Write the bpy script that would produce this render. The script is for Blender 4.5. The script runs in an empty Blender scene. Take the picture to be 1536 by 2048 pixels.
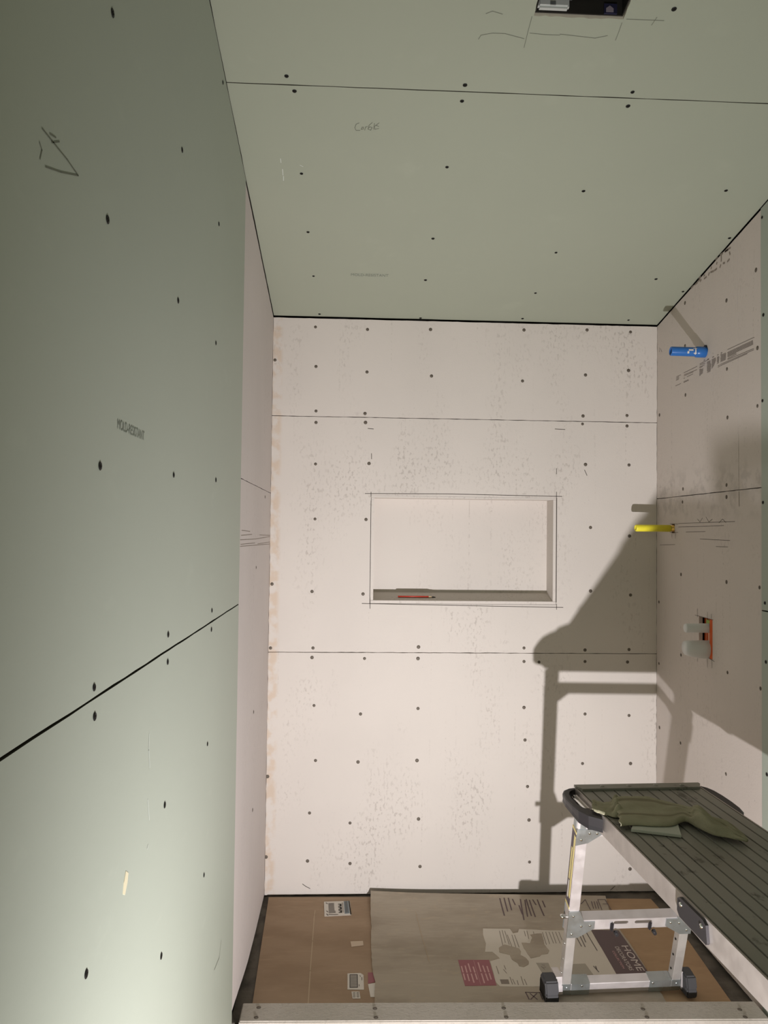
import bpy, bmesh, math, random
from mathutils import Vector, Matrix
from mathutils.geometry import tessellate_polygon
C = bpy.context.scene.collection
sc = bpy.context.scene
random.seed(7)
# measured positions, metres: x across, y depth, z up, origin at the back left floor corner
CAM_F=1502.244
CAM_LOC=(0.3048,-2.9245,1.3946)
CAM_R=[[0.998843, -0.046658, 0.011611], [-0.012867, -0.0267, 0.999561], [0.046327, 0.998554, 0.02727]]
SCR_BACK=[(0.1641,2.1943),(0.3674,2.1894),(0.6154,2.1954),(0.987,2.2024),(1.2399,2.2086),(1.4157,2.2048),(0.1682,2.0391),(0.3675,2.0218),(0.6211,2.0115),(0.9823,1.9993),(1.2346,2.0286),(1.408,2.0503),(0.1707,1.8647),(0.3617,1.8586),(1.2253,1.8651),(1.4024,1.8704),(0.1713,1.8198),(0.3641,1.8233),(1.2234,1.8332),(1.4025,1.8286),(0.1717,1.6578),(0.3797,1.663),(1.2361,1.6727),(1.411,1.6735),(0.1727,1.4439),(0.3707,1.4444),(1.2572,1.4238),(1.4138,1.392),(0.1651,1.1631),(0.3626,1.155),(1.2583,1.1737),(1.4185,1.1592),(0.172,0.9454),(0.5809,0.9511),(0.9952,0.9491),(1.2373,0.9423),(1.4131,0.945),(0.1687,0.9088),(0.3715,0.9058),(0.5794,0.9066),(0.9956,0.8965),(1.0549,0.8947),(1.2375,0.8974),(1.4072,0.896),(0.179,0.7247),(0.3587,0.6922),(0.5814,0.7135),(0.9968,0.7177),(1.2384,0.6926),(1.4138,0.6868),(0.1877,0.5144),(0.3513,0.5083),(0.5796,0.5135),(1.0015,0.5917),(1.2293,0.5002),(1.4203,0.4997),(1.0126,0.412),(0.1676,0.3146),(0.3235,0.2756),(0.5878,0.2893),(1.0193,0.2828),(0.1625,0.1325),(0.3254,0.1216),(0.5955,0.1078),(1.0223,0.1213),(1.4194,0.0909),(0.0088,2.061),(0.0107,1.1907),(0.0051,0.454),(0.0042,0.149),(0.0088,0.9447)]
SCR_CEIL=[(0.1452,-1.1852),(0.5666,-1.1794),(0.9715,-1.1782),(0.1607,-1.1406),(0.567,-1.1294),(0.9772,-1.1338),(0.1596,-0.8423),(0.5621,-0.8897),(0.9697,-0.8073),(1.3793,-0.8304),(0.1634,-0.5639),(0.5622,-0.5488),(0.978,-0.49),(1.5088,-0.6003),(0.1691,-0.3009),(0.5645,-0.2946),(0.9761,-0.225),(1.3762,-0.3435),(0.18,-0.0225),(0.5745,-0.0104),(0.9744,-0.0273),(1.3936,-0.0368),(0.9734,-1.4043),(1.5096,-0.2636)]
SCR_LEFT=[(-1.9894,2.0386),(-1.9911,1.7773),(-1.6004,2.0656),(-1.6086,1.7951),(-1.9988,1.4713),(-1.617,1.4894),(-1.2272,2.088),(-1.238,1.8142),(-1.2076,1.5092),(-2.0028,1.2047),(-1.9987,1.1691),(-1.6343,1.218),(-1.6341,1.1718),(-1.2285,1.2163),(-1.2305,1.1744),(-1.254,0.9282),(-1.6356,0.9333),(-1.2675,0.6516),(-2.0087,0.8699),(-1.6396,0.686),(-1.2085,2.4248)]
SCR_LCEM=[(-0.8392,0.4964),(-0.428,0.8014),(-0.4122,0.4776),(-0.1923,1.518),(-0.4239,1.2742)]
SCR_RCEM=[(-0.2484,2.2479),(-0.5512,2.1631),(-0.2486,2.0892),(-0.554,1.9381),(-0.7289,2.2009),(-0.7364,1.9617),(-0.253,1.9084),(-0.557,1.7795),(-0.7357,1.7868),(-0.0236,1.871),(-0.2331,1.5664),(-0.5502,1.5612),(-0.229,1.519),(-0.5501,1.5223),(-0.2171,1.2532),(-0.5496,1.2478),(-0.7447,1.2444),(-0.0217,1.1345),(-0.2176,0.9593),(-0.5556,0.9584),(-0.749,0.9473),(-0.0227,0.8945),(-0.0284,0.6472),(-0.2141,0.639),(-0.5454,0.6324)]
SCR_RGRN=[(-0.7625,2.3457),(-0.7721,2.0513),(-0.7631,1.7971),(-0.7673,1.4959),(-0.7767,1.2015),(-0.7813,1.0307),(-0.7852,0.7074)]
SCR_CURB=[(0.0649,-0.7317),(0.0632,-0.7757),(0.3967,-0.7455),(0.3981,-0.7853),(0.7663,-0.7536),(0.7651,-0.7935),(1.1666,-0.7694),(1.164,-0.8048),(1.4461,-0.7795),(1.4443,-0.8128)]
NICHE=[(0.3891,1.5362),(1.1211,1.1197)]
NPENCIL=[[(0.3656,1.5456),(0.6985,1.5484),(1.1427,1.5447)],[(0.3889,1.5518),(0.3891,1.5343)],[(0.3592,1.1182),(0.7418,1.1131),(1.149,1.1082)],[(0.3899,1.1416),(0.3905,1.099)],[(1.1207,1.5622),(1.1208,1.5385)],[(1.123,1.1217),(1.1232,1.1002)],[(0.389,1.7023),(0.3893,1.6808)],[(0.3741,1.8),(0.3957,1.7984)],[(1.1202,1.655),(1.1203,1.6333)],[(1.1133,1.8114),(1.1533,1.8101)],[(1.2322,1.6508),(1.2423,1.6292)],[(0.1447,0.0457),(0.1582,0.0361),(0.1736,0.0284)],[(1.3423,0.0106),(1.36,0.0259)]]
PENCIL=[(0.5009),(0.647)]
RSEAM=[(-0.6145,2.2091),(-0.6281,1.5249),(-0.0009,1.54),(-0.754,1.5417)]
GSEAM_R=[(-0.7713,1.1777)]
RPRINT_TOP=[(-0.2927,2.2815),(-0.574,2.324),(-0.5707,2.2729),(-0.3357,2.2711)]
RBARS=[[(-0.1695,1.9578),(-0.2144,1.9577)],[(-0.177,1.9906),(-0.2143,1.9904)],[(-0.177,1.9861),(-0.1995,1.9859)],[(-0.177,1.9817),(-0.1995,1.9815)],[(-0.1745,1.9778),(-0.1971,1.9776)],[(-0.2387,1.9918),(-0.3454,1.993)],[(-0.2411,1.9848),(-0.3432,1.9814)],[(-0.2411,1.9805),(-0.3161,1.9795)],[(-0.265,1.9723),(-0.3138,1.9727)],[(-0.2387,1.9717),(-0.2483,1.9719)],[(-0.5587,2.0002),(-0.7191,1.9986)],[(-0.5587,1.9706),(-0.6158,1.9723)],[(-0.5587,1.9677),(-0.7157,1.9649)],[(-0.5106,1.9622),(-0.7157,1.961)],[(-0.5106,1.958),(-0.6788,1.9582)],[(-0.4948,1.9619),(-0.5067,1.9612)],[(-0.4948,1.957),(-0.5067,1.9563)],[(-0.3653,1.9968),(-0.4338,1.9975)],[(-0.3653,1.9927),(-0.4043,1.9911)]]
RBLOCKS=[[(-0.2387,1.9605),(-0.2745,1.9622),(-0.2792,1.9566),(-0.2387,1.9551)],[(-0.3631,1.9891),(-0.4022,1.9865),(-0.3785,1.9816),(-0.3631,1.9819)],[(-0.3631,1.9798),(-0.3914,1.9746),(-0.385,1.9587),(-0.3631,1.955)],[(-0.4191,1.9918),(-0.4421,1.9916),(-0.4421,1.9836),(-0.4483,1.9762),(-0.4421,1.9536),(-0.4191,1.9545)],[(-0.4524,1.9942),(-0.4789,1.992),(-0.4809,1.9827),(-0.4647,1.9666),(-0.4524,1.9603)],[(-0.4889,1.9927),(-0.5047,1.9909),(-0.4988,1.9688),(-0.4889,1.9701)],[(-0.5126,1.9959),(-0.5492,1.9919),(-0.5454,1.9708),(-0.5126,1.9696)],[(-0.5587,1.9916),(-0.7108,1.9926),(-0.7124,1.9788),(-0.5587,1.9744)]]
RDOTS=[[(-0.3957,2.0022),(-0.4022,2.0024)],[(-0.4212,1.9998),(-0.4317,1.9996)],[(-0.4565,1.9986),(-0.4667,1.9988)],[(-0.4909,1.9981),(-0.498,1.9983)],[(-0.5146,1.9993),(-0.5224,1.9994)]]
RTOP=[[(-0.5423,2.329),(-0.577,2.327)],[(-0.5423,2.3267),(-0.5609,2.3255)],[(-0.5713,2.3146),(-0.5747,2.3063)],[(-0.5701,2.2916),(-0.5586,2.2888)],[(-0.5305,2.2931),(-0.5399,2.2908)],[(-0.5102,2.3279),(-0.527,2.3277)],[(-0.5174,2.3229),(-0.5174,2.3049)],[(-0.509,2.2876),(-0.5138,2.2931)],[(-0.4798,2.3247),(-0.4921,2.3275)],[(-0.4859,2.3067),(-0.4884,2.3107)],[(-0.4723,2.2897),(-0.4871,2.2905)],[(-0.4473,2.3046),(-0.4498,2.3086)],[(-0.4295,2.2887),(-0.4346,2.2943)],[(-0.4448,2.2932),(-0.4649,2.2899)],[(-0.3957,2.2978),(-0.4023,2.298)],[(-0.3983,2.2869),(-0.414,2.2878)],[(-0.3583,2.303),(-0.3718,2.3035)],[(-0.3529,2.2934),(-0.3664,2.2952)],[(-0.3691,2.2879),(-0.3758,2.2907)],[(-0.331,2.2892),(-0.3474,2.2901)],[(-0.3002,2.2864),(-0.3157,2.2891)]]
RPENCIL=[[(-0.1957,1.4406),(-0.3093,1.4411),(-0.6035,1.4423)],[(-0.1958,1.4276),(-0.3664,1.4282),(-0.5337,1.4302)],[(-0.2578,1.4091),(-0.4067,1.4108)],[(-0.3664,1.3848),(-0.5722,1.3819)],[(-0.0303,1.3582),(-0.166,1.3624)],[(-0.122,1.4395),(-0.1915,1.4388)],[(-0.1221,1.4072),(-0.1916,1.4072)],[(-0.1398,1.4129),(-0.1398,1.3902)],[(-0.1702,1.4166),(-0.1703,1.3848)],[(-0.3476,1.4546),(-0.3664,1.4439),(-0.3849,1.4574)],[(-0.4103,1.4604),(-0.4318,1.443),(-0.4563,1.4527)],[(-0.5007,1.4388),(-0.5239,1.4515),(-0.5467,1.4398)],[(-0.4803,1.3609),(-0.5595,1.3608)],[(-0.3288,1.1174),(-0.463,1.1155)],[(-0.3478,1.1421),(-0.3478,1.1125)],[(-0.421,1.1376),(-0.421,1.1173)],[(-0.4492,1.1339),(-0.4492,1.1172)],[(-0.421,0.9789),(-0.421,0.9502)],[(-0.4525,0.9809),(-0.4525,0.9542)],[(-0.3478,0.9718),(-0.3479,0.9579)],[(-0.4386,0.9818),(-0.4698,0.9788)],[(-0.0226,2.1396),(-0.0226,2.1216)],[(-0.0321,2.1332),(-0.0464,2.1159)]]
VHOLE=[(-0.359,1.1137),(-0.4561,1.1197),(-0.456,0.9814),(-0.3591,0.9789)]
LPENCIL=[[(-2.1901,1.7836),(-2.1657,1.7841),(-2.1259,1.7853),(-2.0922,1.7838)],[(-2.1798,1.7507),(-2.141,1.7641),(-2.0922,1.7838)],[(-2.195,1.7672),(-2.1889,1.7625),(-2.193,1.7516)],[(-2.171,1.7884),(-2.156,1.7924)],[(-2.1656,1.7822),(-2.1468,1.7931)],[(-1.0185,0.3805),(-1.0442,0.3521),(-1.113,0.3615)]]
LCPENCIL=[[(-0.7734,1.3956),(-0.5894,1.3929)],[(-0.7816,1.3814),(-0.5403,1.3835)],[(-0.3412,1.3811),(0.0012,1.3779)],[(-0.7997,1.3689),(-0.4363,1.3683),(0.0017,1.374)],[(-0.7885,1.3561),(-0.4609,1.3556)],[(-0.3934,1.3512),(0.0049,1.3527)],[(-0.7976,1.3506),(0.0061,1.3449)]]
SCUFF=[(-1.8541,0.9211),(-1.8418,0.9129),(-1.8457,0.9015),(-1.8565,0.8894),(-1.8661,0.8953),(-1.8625,0.9093)]
SMEAR=[[(-1.7441,1.0804),(-1.7452,1.0563),(-1.7372,1.0272)],[(-1.7452,0.9802),(-1.7339,0.9456)],[(-1.7369,0.9086),(-1.7423,0.9048)]]
GSEAM_L=(-0.8271,1.1939)
LSEAM=(-0.7808,1.543)
MOLD_L=[(-1.9343,1.5318),(-1.8058,1.5319),(-1.9326,1.5386),(-1.8064,1.5399)]
MOLD_C=[(0.3006,-0.3143),(0.4317,-0.3211),(0.3005,-0.3307)]
CHAND=[[(0.3173,-1.044),(0.3098,-1.0392),(0.3066,-1.027),(0.31,-1.0172),(0.3199,-1.0177)],[(0.3252,-1.0294),(0.3231,-1.0218),(0.3286,-1.023),(0.3284,-1.0296),(0.3252,-1.0294)],[(0.332,-1.0192),(0.3339,-1.0299),(0.3386,-1.0331)],[(0.3508,-1.0472),(0.3425,-1.0363),(0.3407,-1.0227),(0.3473,-1.02),(0.351,-1.0292),(0.3448,-1.0319),(0.341,-1.0257)],[(0.3563,-1.0445),(0.3549,-1.0234)],[(0.3682,-1.0466),(0.3567,-1.034),(0.3582,-1.0236),(0.3679,-1.0271)],[(0.3599,-1.0372),(0.3676,-1.0346)]]
CPENCIL=[[(0.576,-1.3095),(0.5797,-1.3201),(0.6039,-1.3265),(0.6314,-1.3266),(0.6758,-1.3158)],[(0.6855,-1.3306),(0.7192,-1.3284),(0.7523,-1.3287)],[(0.7516,-1.3313),(0.8313,-1.3249),(0.8565,-1.3326)],[(0.6798,-1.3716),(0.68,-1.3354),(0.6814,-1.2923)],[(0.8762,-1.3666),(0.8775,-1.3453),(0.8781,-1.322)],[(0.8827,-1.3756),(0.9641,-1.3759)],[(0.9456,-1.3836),(0.9419,-1.3636)],[(0.5808,-1.3739),(0.5934,-1.3806),(0.6159,-1.3745)]]
CWHITE=[[(0.1063,-0.9009),(0.1063,-0.8849)],[(0.1081,-0.8585),(0.1074,-0.8333)],[(0.1084,-0.8291),(0.1068,-0.8098)],[(0.1576,-0.8774),(0.1655,-0.8717)]]
FANHOLE=[(0.6819,-1.3717),(0.8773,-1.3753)]
FLOORC=[[(0.0177,-0.0172),(0.4197,-0.0379),(0.3983,-0.6666),(0.0388,-0.6566)]]
CREASE=[(0.1997,-0.0252),(0.1991,-0.3263),(0.2035,-0.6612)]
SHIP=[(0.2291,-0.053),(0.3249,-0.0474),(0.3303,-0.1518),(0.2344,-0.1603)]
BARC=[(0.3183,-0.518),(0.364,-0.5165),(0.37,-0.5274),(0.3685,-0.6049),(0.3184,-0.6011)]
BAR2=[(0.3305,-0.6114),(0.3547,-0.612),(0.3572,-0.6463),(0.3334,-0.6457)]
TAPE=[(0.3281,-0.3326),(0.3706,-0.3305),(0.3717,-0.3585),(0.3314,-0.3666)]
REDS=[(0.3829,-0.5143),(0.3987,-0.5147),(0.4002,-0.5651),(0.3814,-0.5749)]
WHTS=[(0.3814,-0.5749),(0.4,-0.5702),(0.3992,-0.6402),(0.3872,-0.6399)]
SHEETB_L=[(0.4078,0.0099),(0.4019,-0.1281),(0.4024,-0.2336),(0.3969,-0.3622),(0.3971,-0.465),(0.3981,-0.5335),(0.3987,-0.6107),(0.3983,-0.6666)]
SHEETB_R=[(1.298,-0.0537),(1.2789,-0.1849),(1.2744,-0.2883),(1.2766,-0.4298),(1.2701,-0.5701),(1.2632,-0.6906)]
TAN_R=[(1.4798,-0.0618),(1.4894,-0.3585),(1.463,-0.6961)]
LABEL=[(0.7927,-0.2699),(0.8871,-0.2755),(0.8912,-0.3052),(0.9101,-0.2991),(0.9188,-0.2763),(1.0254,-0.2888),(1.1697,-0.2924),(1.1678,-0.562),(1.1534,-0.6187),(0.7848,-0.6062),(0.7765,-0.5855),(0.7792,-0.4721),(0.8152,-0.456),(0.7979,-0.4176),(0.773,-0.4169),(0.7857,-0.3658),(0.7857,-0.309)]
BANNER=[(1.1708,-0.2891),(1.2667,-0.2947),(1.2716,-0.5701),(1.1658,-0.5673)]
REDL=[(0.6766,-0.4609),(0.7776,-0.4636),(0.775,-0.6009),(0.6778,-0.6008)]
HOME=[(1.2419,-0.3958),(1.2623,-0.5376)]
HOME2=[(1.2684,-0.4025),(1.2396,-0.4018)]
DECO=[(1.2143,-0.4012),(1.2163,-0.5309)]
COLL=[(1.1973,-0.4248),(1.1985,-0.5222)]
TORN=[[(0.8237,-0.3948),(0.8453,-0.3755),(0.8691,-0.388),(0.8906,-0.4004),(0.8927,-0.4199),(0.8861,-0.4389),(0.8998,-0.4544),(0.9051,-0.4768),(0.8986,-0.495),(0.8809,-0.5071),(0.8675,-0.5014),(0.8653,-0.4831),(0.8525,-0.4643),(0.8517,-0.438),(0.8383,-0.43),(0.8204,-0.4219)],[(0.9483,-0.3167),(0.9629,-0.3128),(0.9753,-0.3089),(0.9912,-0.3093),(0.9871,-0.3426),(0.982,-0.3789),(0.988,-0.4146),(0.9785,-0.4336),(0.9581,-0.4369),(0.9487,-0.4481),(0.9159,-0.4585),(0.9116,-0.4319),(0.9068,-0.3969),(0.9076,-0.365),(0.9354,-0.3697),(0.951,-0.3334)]]
LTEXT=[[(0.8473,-0.2888),(0.8401,-0.3794)],[(0.8573,-0.2848),(0.8522,-0.3636)],[(0.8655,-0.2892),(0.8629,-0.3759)],[(0.8693,-0.3147),(0.8691,-0.388)],[(0.8851,-0.3151),(0.8814,-0.3923)],[(0.8941,-0.3153),(0.8924,-0.3926)],[(0.9339,-0.2909),(0.9305,-0.3246)],[(0.9431,-0.2911),(0.9378,-0.3413)],[(0.9648,-0.2959),(0.9629,-0.3128)],[(0.9956,-0.301),(0.9886,-0.3791)],[(1.0076,-0.2991),(1.0007,-0.3754)],[(1.019,-0.2994),(1.0151,-0.3718)],[(1.0304,-0.2997),(1.024,-0.372)],[(1.0418,-0.3),(1.0373,-0.3723)],[(1.0532,-0.3002),(1.0497,-0.3523)],[(0.8254,-0.5601),(0.8254,-0.5973)],[(0.8313,-0.5705),(0.8334,-0.5975)],[(0.844,-0.5777),(0.8427,-0.6011)],[(0.8609,-0.5576),(0.8588,-0.6015)],[(0.8679,-0.5715),(0.8688,-0.6018)],[(0.7943,-0.4995),(0.7941,-0.542)],[(0.8201,-0.4965),(0.8209,-0.5181)],[(0.8136,-0.5179),(0.8195,-0.5392)]]
BTEXT=[[(0.8922,-0.0723),(0.8865,-0.183)],[(0.9088,-0.0702),(0.9043,-0.1554)],[(0.9249,-0.0706),(0.9208,-0.1463)],[(0.9393,-0.0784),(0.9415,-0.113)],[(0.9689,-0.0791),(0.9508,-0.2143)],[(0.985,-0.0844),(0.9692,-0.1919)],[(0.955,-0.1182),(0.954,-0.1753)],[(0.9911,-0.0796),(0.9845,-0.1876)],[(1.0023,-0.0848),(0.997,-0.1948)],[(1.0152,-0.0826),(1.0195,-0.1148)],[(1.0325,-0.083),(1.0308,-0.1887)],[(1.0503,-0.0909),(1.0499,-0.1301)]]
BARBLK=[(0.7913,-0.5712),(0.8177,-0.5719),(0.8167,-0.5954),(0.7916,-0.5947)]
PICBLK=[(0.9265,-0.4847),(0.9667,-0.4858),(0.9659,-0.5431),(0.9317,-0.5387)]
WARN=[[(0.8564,-0.6373),(0.8994,-0.6401),(0.8987,-0.6733)],[(0.8564,-0.6373),(0.8589,-0.6722)],[(0.8883,-0.6446),(0.8637,-0.6724)],[(0.8686,-0.6441),(0.8832,-0.6729)]]
BSYM=[[(1.1907,-0.1123),(1.2151,-0.0851),(1.2135,-0.1516)],[(1.2627,-0.0862),(1.2905,-0.0868),(1.2909,-0.1534)],[(1.2627,-0.0862),(1.2561,-0.1526)],[(1.2731,-0.1142),(1.2928,-0.1147)],[(1.235,-0.0975),(1.2276,-0.1442)],[(1.2449,-0.0978),(1.2373,-0.1445)],[(1.2548,-0.098),(1.247,-0.1447)]]
LTEXT2=[[(1.1051,-0.3277),(1.1047,-0.3928)],[(1.1201,-0.3146),(1.116,-0.3963)],[(1.131,-0.3149),(1.1269,-0.3677)],[(1.1487,-0.3051),(1.1492,-0.4191)],[(1.1076,-0.5081),(1.1139,-0.5397)],[(1.1143,-0.5083),(1.1119,-0.5254)]]
PIC2=[(1.0438,-0.4948),(1.0852,-0.493),(1.0918,-0.5559),(1.0218,-0.5568)]
RTEXT=[[(0.6823,-0.4982),(0.6828,-0.5709)],[(0.6945,-0.4956),(0.6948,-0.5766)],[(0.7063,-0.4843),(0.708,-0.585)],[(0.7192,-0.5021),(0.7205,-0.5692)],[(0.7393,-0.4793),(0.7398,-0.5886)],[(0.7513,-0.4971),(0.7535,-0.5755)],[(0.7642,-0.5004),(0.7643,-0.5703)]]
TOWT=[(0.968,-0.9185),(0.9886,-0.9337),(1.0276,-0.9268),(1.0615,-0.9197),(1.1076,-0.9241),(1.1338,-0.9431),(1.1615,-0.9726),(1.1862,-0.9978),(1.2019,-1.0425),(1.221,-1.0821),(1.2376,-1.1353),(1.2359,-1.2024)]
TOWB=[(0.9442,-0.9907),(0.9608,-1.0151),(0.9935,-1.0392),(0.9705,-1.1125),(1.0219,-1.1072),(1.0648,-1.1171),(1.102,-1.1085),(1.1453,-1.0872),(1.1565,-1.1248),(1.1728,-1.1669),(1.2029,-1.1905),(1.2341,-1.2079)]
PAPER=[(1.1091,-0.9204),(1.1652,-0.9582),(1.0999,-1.1627),(0.9928,-1.1251)]
YEL=[(1.379,-0.157,1.4224),(1.524,-0.1485,1.4223)]
BLU=[(1.4058,-0.396,2.0307),(1.524,-0.4032,2.0282),(-0.4068,2.0464)]
VLV=[(1.4494,-0.41,1.0834),(1.5241,-0.41,1.0821),(1.446,-0.41,1.0123),(1.5241,-0.41,1.0075)]
STAINS_C=[(0.7123,-0.5313),(0.5081,-1.0888),(0.0971,-1.0896),(0.9143,-1.1846)]
W, SL, H0 = 1.524, 0.19, 2.235      # alcove width, ceiling slope, ceiling height at the back wall

# ---------------------------------------------------------------- camera
cd = bpy.data.cameras.new('camera'); cam = bpy.data.objects.new('camera', cd); C.objects.link(cam)
cd.sensor_fit = 'HORIZONTAL'; cd.sensor_width = 36; cd.lens = CAM_F/1536*36; cd.clip_start = .02
r_, u_, f_ = [Vector(v) for v in CAM_R]
m = Matrix((r_, u_, -f_)).transposed().to_4x4(); m.translation = Vector(CAM_LOC)
cam.matrix_world = m; sc.camera = cam
# ---------------------------------------------------------------- world, lights, exposure
w = bpy.data.worlds.new('world'); sc.world = w; w.use_nodes = True
w.node_tree.nodes['Background'].inputs[0].default_value = (.9, .93, 1, 1)
w.node_tree.nodes['Background'].inputs[1].default_value = 0.05
ld = bpy.data.lights.new('work_light', 'AREA'); ld.shape = 'DISK'; ld.size = .03; ld.energy = 34; ld.color = (1, .96, .985); ld.spread = math.radians(128)
lo = bpy.data.objects.new('work_light', ld); C.objects.link(lo); lo.location = (.66, -2.545, .15)
lo.rotation_euler = Vector((-.06, 1, .41)).to_track_quat('-Z', 'Y').to_euler()
ld2 = bpy.data.lights.new('fill_light', 'AREA'); ld2.shape = 'RECTANGLE'; ld2.size = .9; ld2.size_y = .5; ld2.energy = 3.1; ld2.color = (1, .97, .74)  # added fill lamp behind the camera, lifts the shaded walls; no real fixture
lo2 = bpy.data.objects.new('fill_light', ld2); C.objects.link(lo2); lo2.location = (.75, -3.7, 1.9)
lo2.rotation_euler = Vector((0, 1, -.05)).to_track_quat('-Z', 'Y').to_euler()
sc.view_settings.view_transform = 'Standard'; sc.view_settings.look = 'None'; sc.view_settings.gamma = 1
sc.view_settings.use_curve_mapping = False; sc.view_settings.exposure = 0.0
try:
    sc.cycles.max_bounces = 12; sc.cycles.diffuse_bounces = 8
except Exception: pass

# ---------------------------------------------------------------- materials
def L3(r, g, b):
    f = lambda c: (c/255/12.92) if c/255 <= .04045 else ((c/255+.055)/1.055)**2.4
    return (f(r), f(g), f(b), 1)
class N:
    def __init__(s, name, col, rough=.7, metal=0, spec=.4):
        s.m = bpy.data.materials.new(name); s.m.use_nodes = True; s.t = s.m.node_tree
        s.b = s.t.nodes['Principled BSDF']; s.b.inputs['Base Color'].default_value = col
        s.b.inputs['Roughness'].default_value = rough; s.b.inputs['Metallic'].default_value = metal
        s.b.inputs['Specular IOR Level'].default_value = spec
        s.co = s.t.nodes.new('ShaderNodeTexCoord').outputs['Object']; s.col = None; s.c0 = col; s.h = None
    def new(s, k, **kw):
        n = s.t.nodes.new(k)
        for a, v in kw.items(): setattr(n, a, v)
        return n
    def noise(s, scale, detail=4, stretch=(1, 1, 1), rough=.5, seed=(0, 0, 0)):
        mp = s.new('ShaderNodeMapping'); mp.inputs['Scale'].default_value = stretch; mp.inputs['Location'].default_value = seed
        s.t.links.new(s.co, mp.inputs[0]); n = s.new('ShaderNodeTexNoise'); n.inputs['Scale'].default_value = scale
        n.inputs['Detail'].default_value = detail; n.inputs['Roughness'].default_value = rough
        s.t.links.new(mp.outputs[0], n.inputs['Vector']); return n.outputs['Fac']
    def ramp(s, fac, a, b, lo=0., hi=1.):
        n = s.new('ShaderNodeMapRange'); n.inputs[1].default_value = a; n.inputs[2].default_value = b
        n.inputs[3].default_value = lo; n.inputs[4].default_value = hi; n.interpolation_type = 'SMOOTHSTEP'
        s.t.links.new(fac, n.inputs[0]); return n.outputs[0]
    def mul(s, a, b, op='MULTIPLY'):
        n = s.new('ShaderNodeMath', operation=op)
        for i, x in enumerate((a, b)):
            if isinstance(x, (int, float)): n.inputs[i].default_value = x
            else: s.t.links.new(x, n.inputs[i])
        return n.outputs[0]
    def mix(s, fac, col):
        n = s.new('ShaderNodeMix', data_type='RGBA')
        s.t.links.new(fac, n.inputs[0])
        if s.col is None: n.inputs[6].default_value = s.c0
        else: s.t.links.new(s.col, n.inputs[6])
        n.inputs[7].default_value = col; s.col = n.outputs[2]; s.t.links.new(s.col, s.b.inputs['Base Color']); return s
    def bump(s, h, strength=.2, dist=.002):
        n = s.new('ShaderNodeBump'); n.inputs['Strength'].default_value = strength; n.inputs['Distance'].default_value = dist
        s.t.links.new(h, n.inputs['Height']); s.t.links.new(n.outputs[0], s.b.inputs['Normal']); return s
    def rough(s, fac, a, b):
        s.t.links.new(s.ramp(fac, .3, .7, a, b), s.b.inputs['Roughness']); return s
    def sep(s, ax):
        n = s.new('ShaderNodeSeparateXYZ'); s.t.links.new(s.co, n.inputs[0]); return n.outputs[ax]

def cement(name, base, dark, stretch, seed, marks=.5, edge=False, grime=False):
    n = N(name, base, .85, 0, .25)
    n.mix(n.ramp(n.noise(2.2, 3, seed=seed), .35, .7, 0, .45), tuple(c*.90 for c in base[:3])+(1,))
    mask = n.ramp(n.noise(3.3, 4, stretch, .6, seed), .48, .68)
    blot = n.ramp(n.noise(75, 4, (stretch[0], stretch[1], stretch[2]**.5), .6, seed), .53, .62)
    n.mix(n.mul(n.mul(mask, blot), marks), dark)
    line = n.ramp(n.noise(20, 2, (3.2, 3.2, .05), .5, (3, 1, 2)), .64, .72)
    n.mix(n.mul(n.mul(line, n.ramp(n.noise(90, 2), .5, .62)), .35), dark)
    pit = n.ramp(n.noise(190, 2, (1, 1, .6), .5, seed), .70, .76)
    n.mix(n.mul(pit, n.ramp(n.noise(7, 3, seed=seed), .45, .65, .03, .6)), tuple(c*.62 for c in dark[:3])+(1,))
    if edge:
        x = n.sep(0); f = n.ramp(x, .045, .025, 0, 1)
        n.mix(n.mul(n.mul(f, n.ramp(n.noise(22, 4), .4, .6)), .55), L3(196, 172, 146))
    if grime:
        z = n.sep(2); a = n.ramp(z, 1.50, 1.56); b = n.ramp(z, 1.67, 1.57)
        n.mix(n.mul(n.mul(n.mul(a, b), n.ramp(n.noise(26, 6, rough=.65), .44, .62)), .5), tuple(c*.62 for c in base[:3])+(1,))
        a = n.ramp(z, 1.43, 1.50); b = n.ramp(z, 1.545, 1.53)
        n.mix(n.mul(n.mul(n.mul(a, b), n.ramp(n.noise(22, 5), .48, .66)), .5), tuple(c*.66 for c in base[:3])+(1,))
    n.bump(n.noise(160, 4), .25, .0015)
    return n.m
CEM = L3(207, 200, 192); CEMD = L3(156, 147, 139)
M = {}
M['cem_back'] = cement('cement_back', CEM, CEMD, (1.25, 1.25, .5), (0, 0, 0), edge=True)
M['cem_left'] = cement('cement_left', L3(205, 197, 193), CEMD, (1, 1, .4), (5, 3, 1), .15)
M['cem_right'] = cement('cement_right', L3(199, 190, 182), CEMD, (1.2, 1.2, .8), (9, 4, 7), .26, grime=True)
M['cem_niche'] = cement('cement_niche', CEM, CEMD, (1.25, 1.25, .5), (2, 2, 8), .34)
def curbm():
    n = N('curb_cement', L3(192, 185, 175), .9, 0, .2)
    n.mix(n.ramp(n.noise(5, 3), .4, .65, 0, .5), L3(172, 165, 152))
    n.mix(n.ramp(n.noise(70, 5, (1, 2, 1), .7), .52, .66, 0, .35), L3(150, 144, 134))
    n.bump(n.noise(90, 6, (1, 1.6, 1), .7), .9, .004); return n.m
M['curb'] = curbm()
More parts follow.
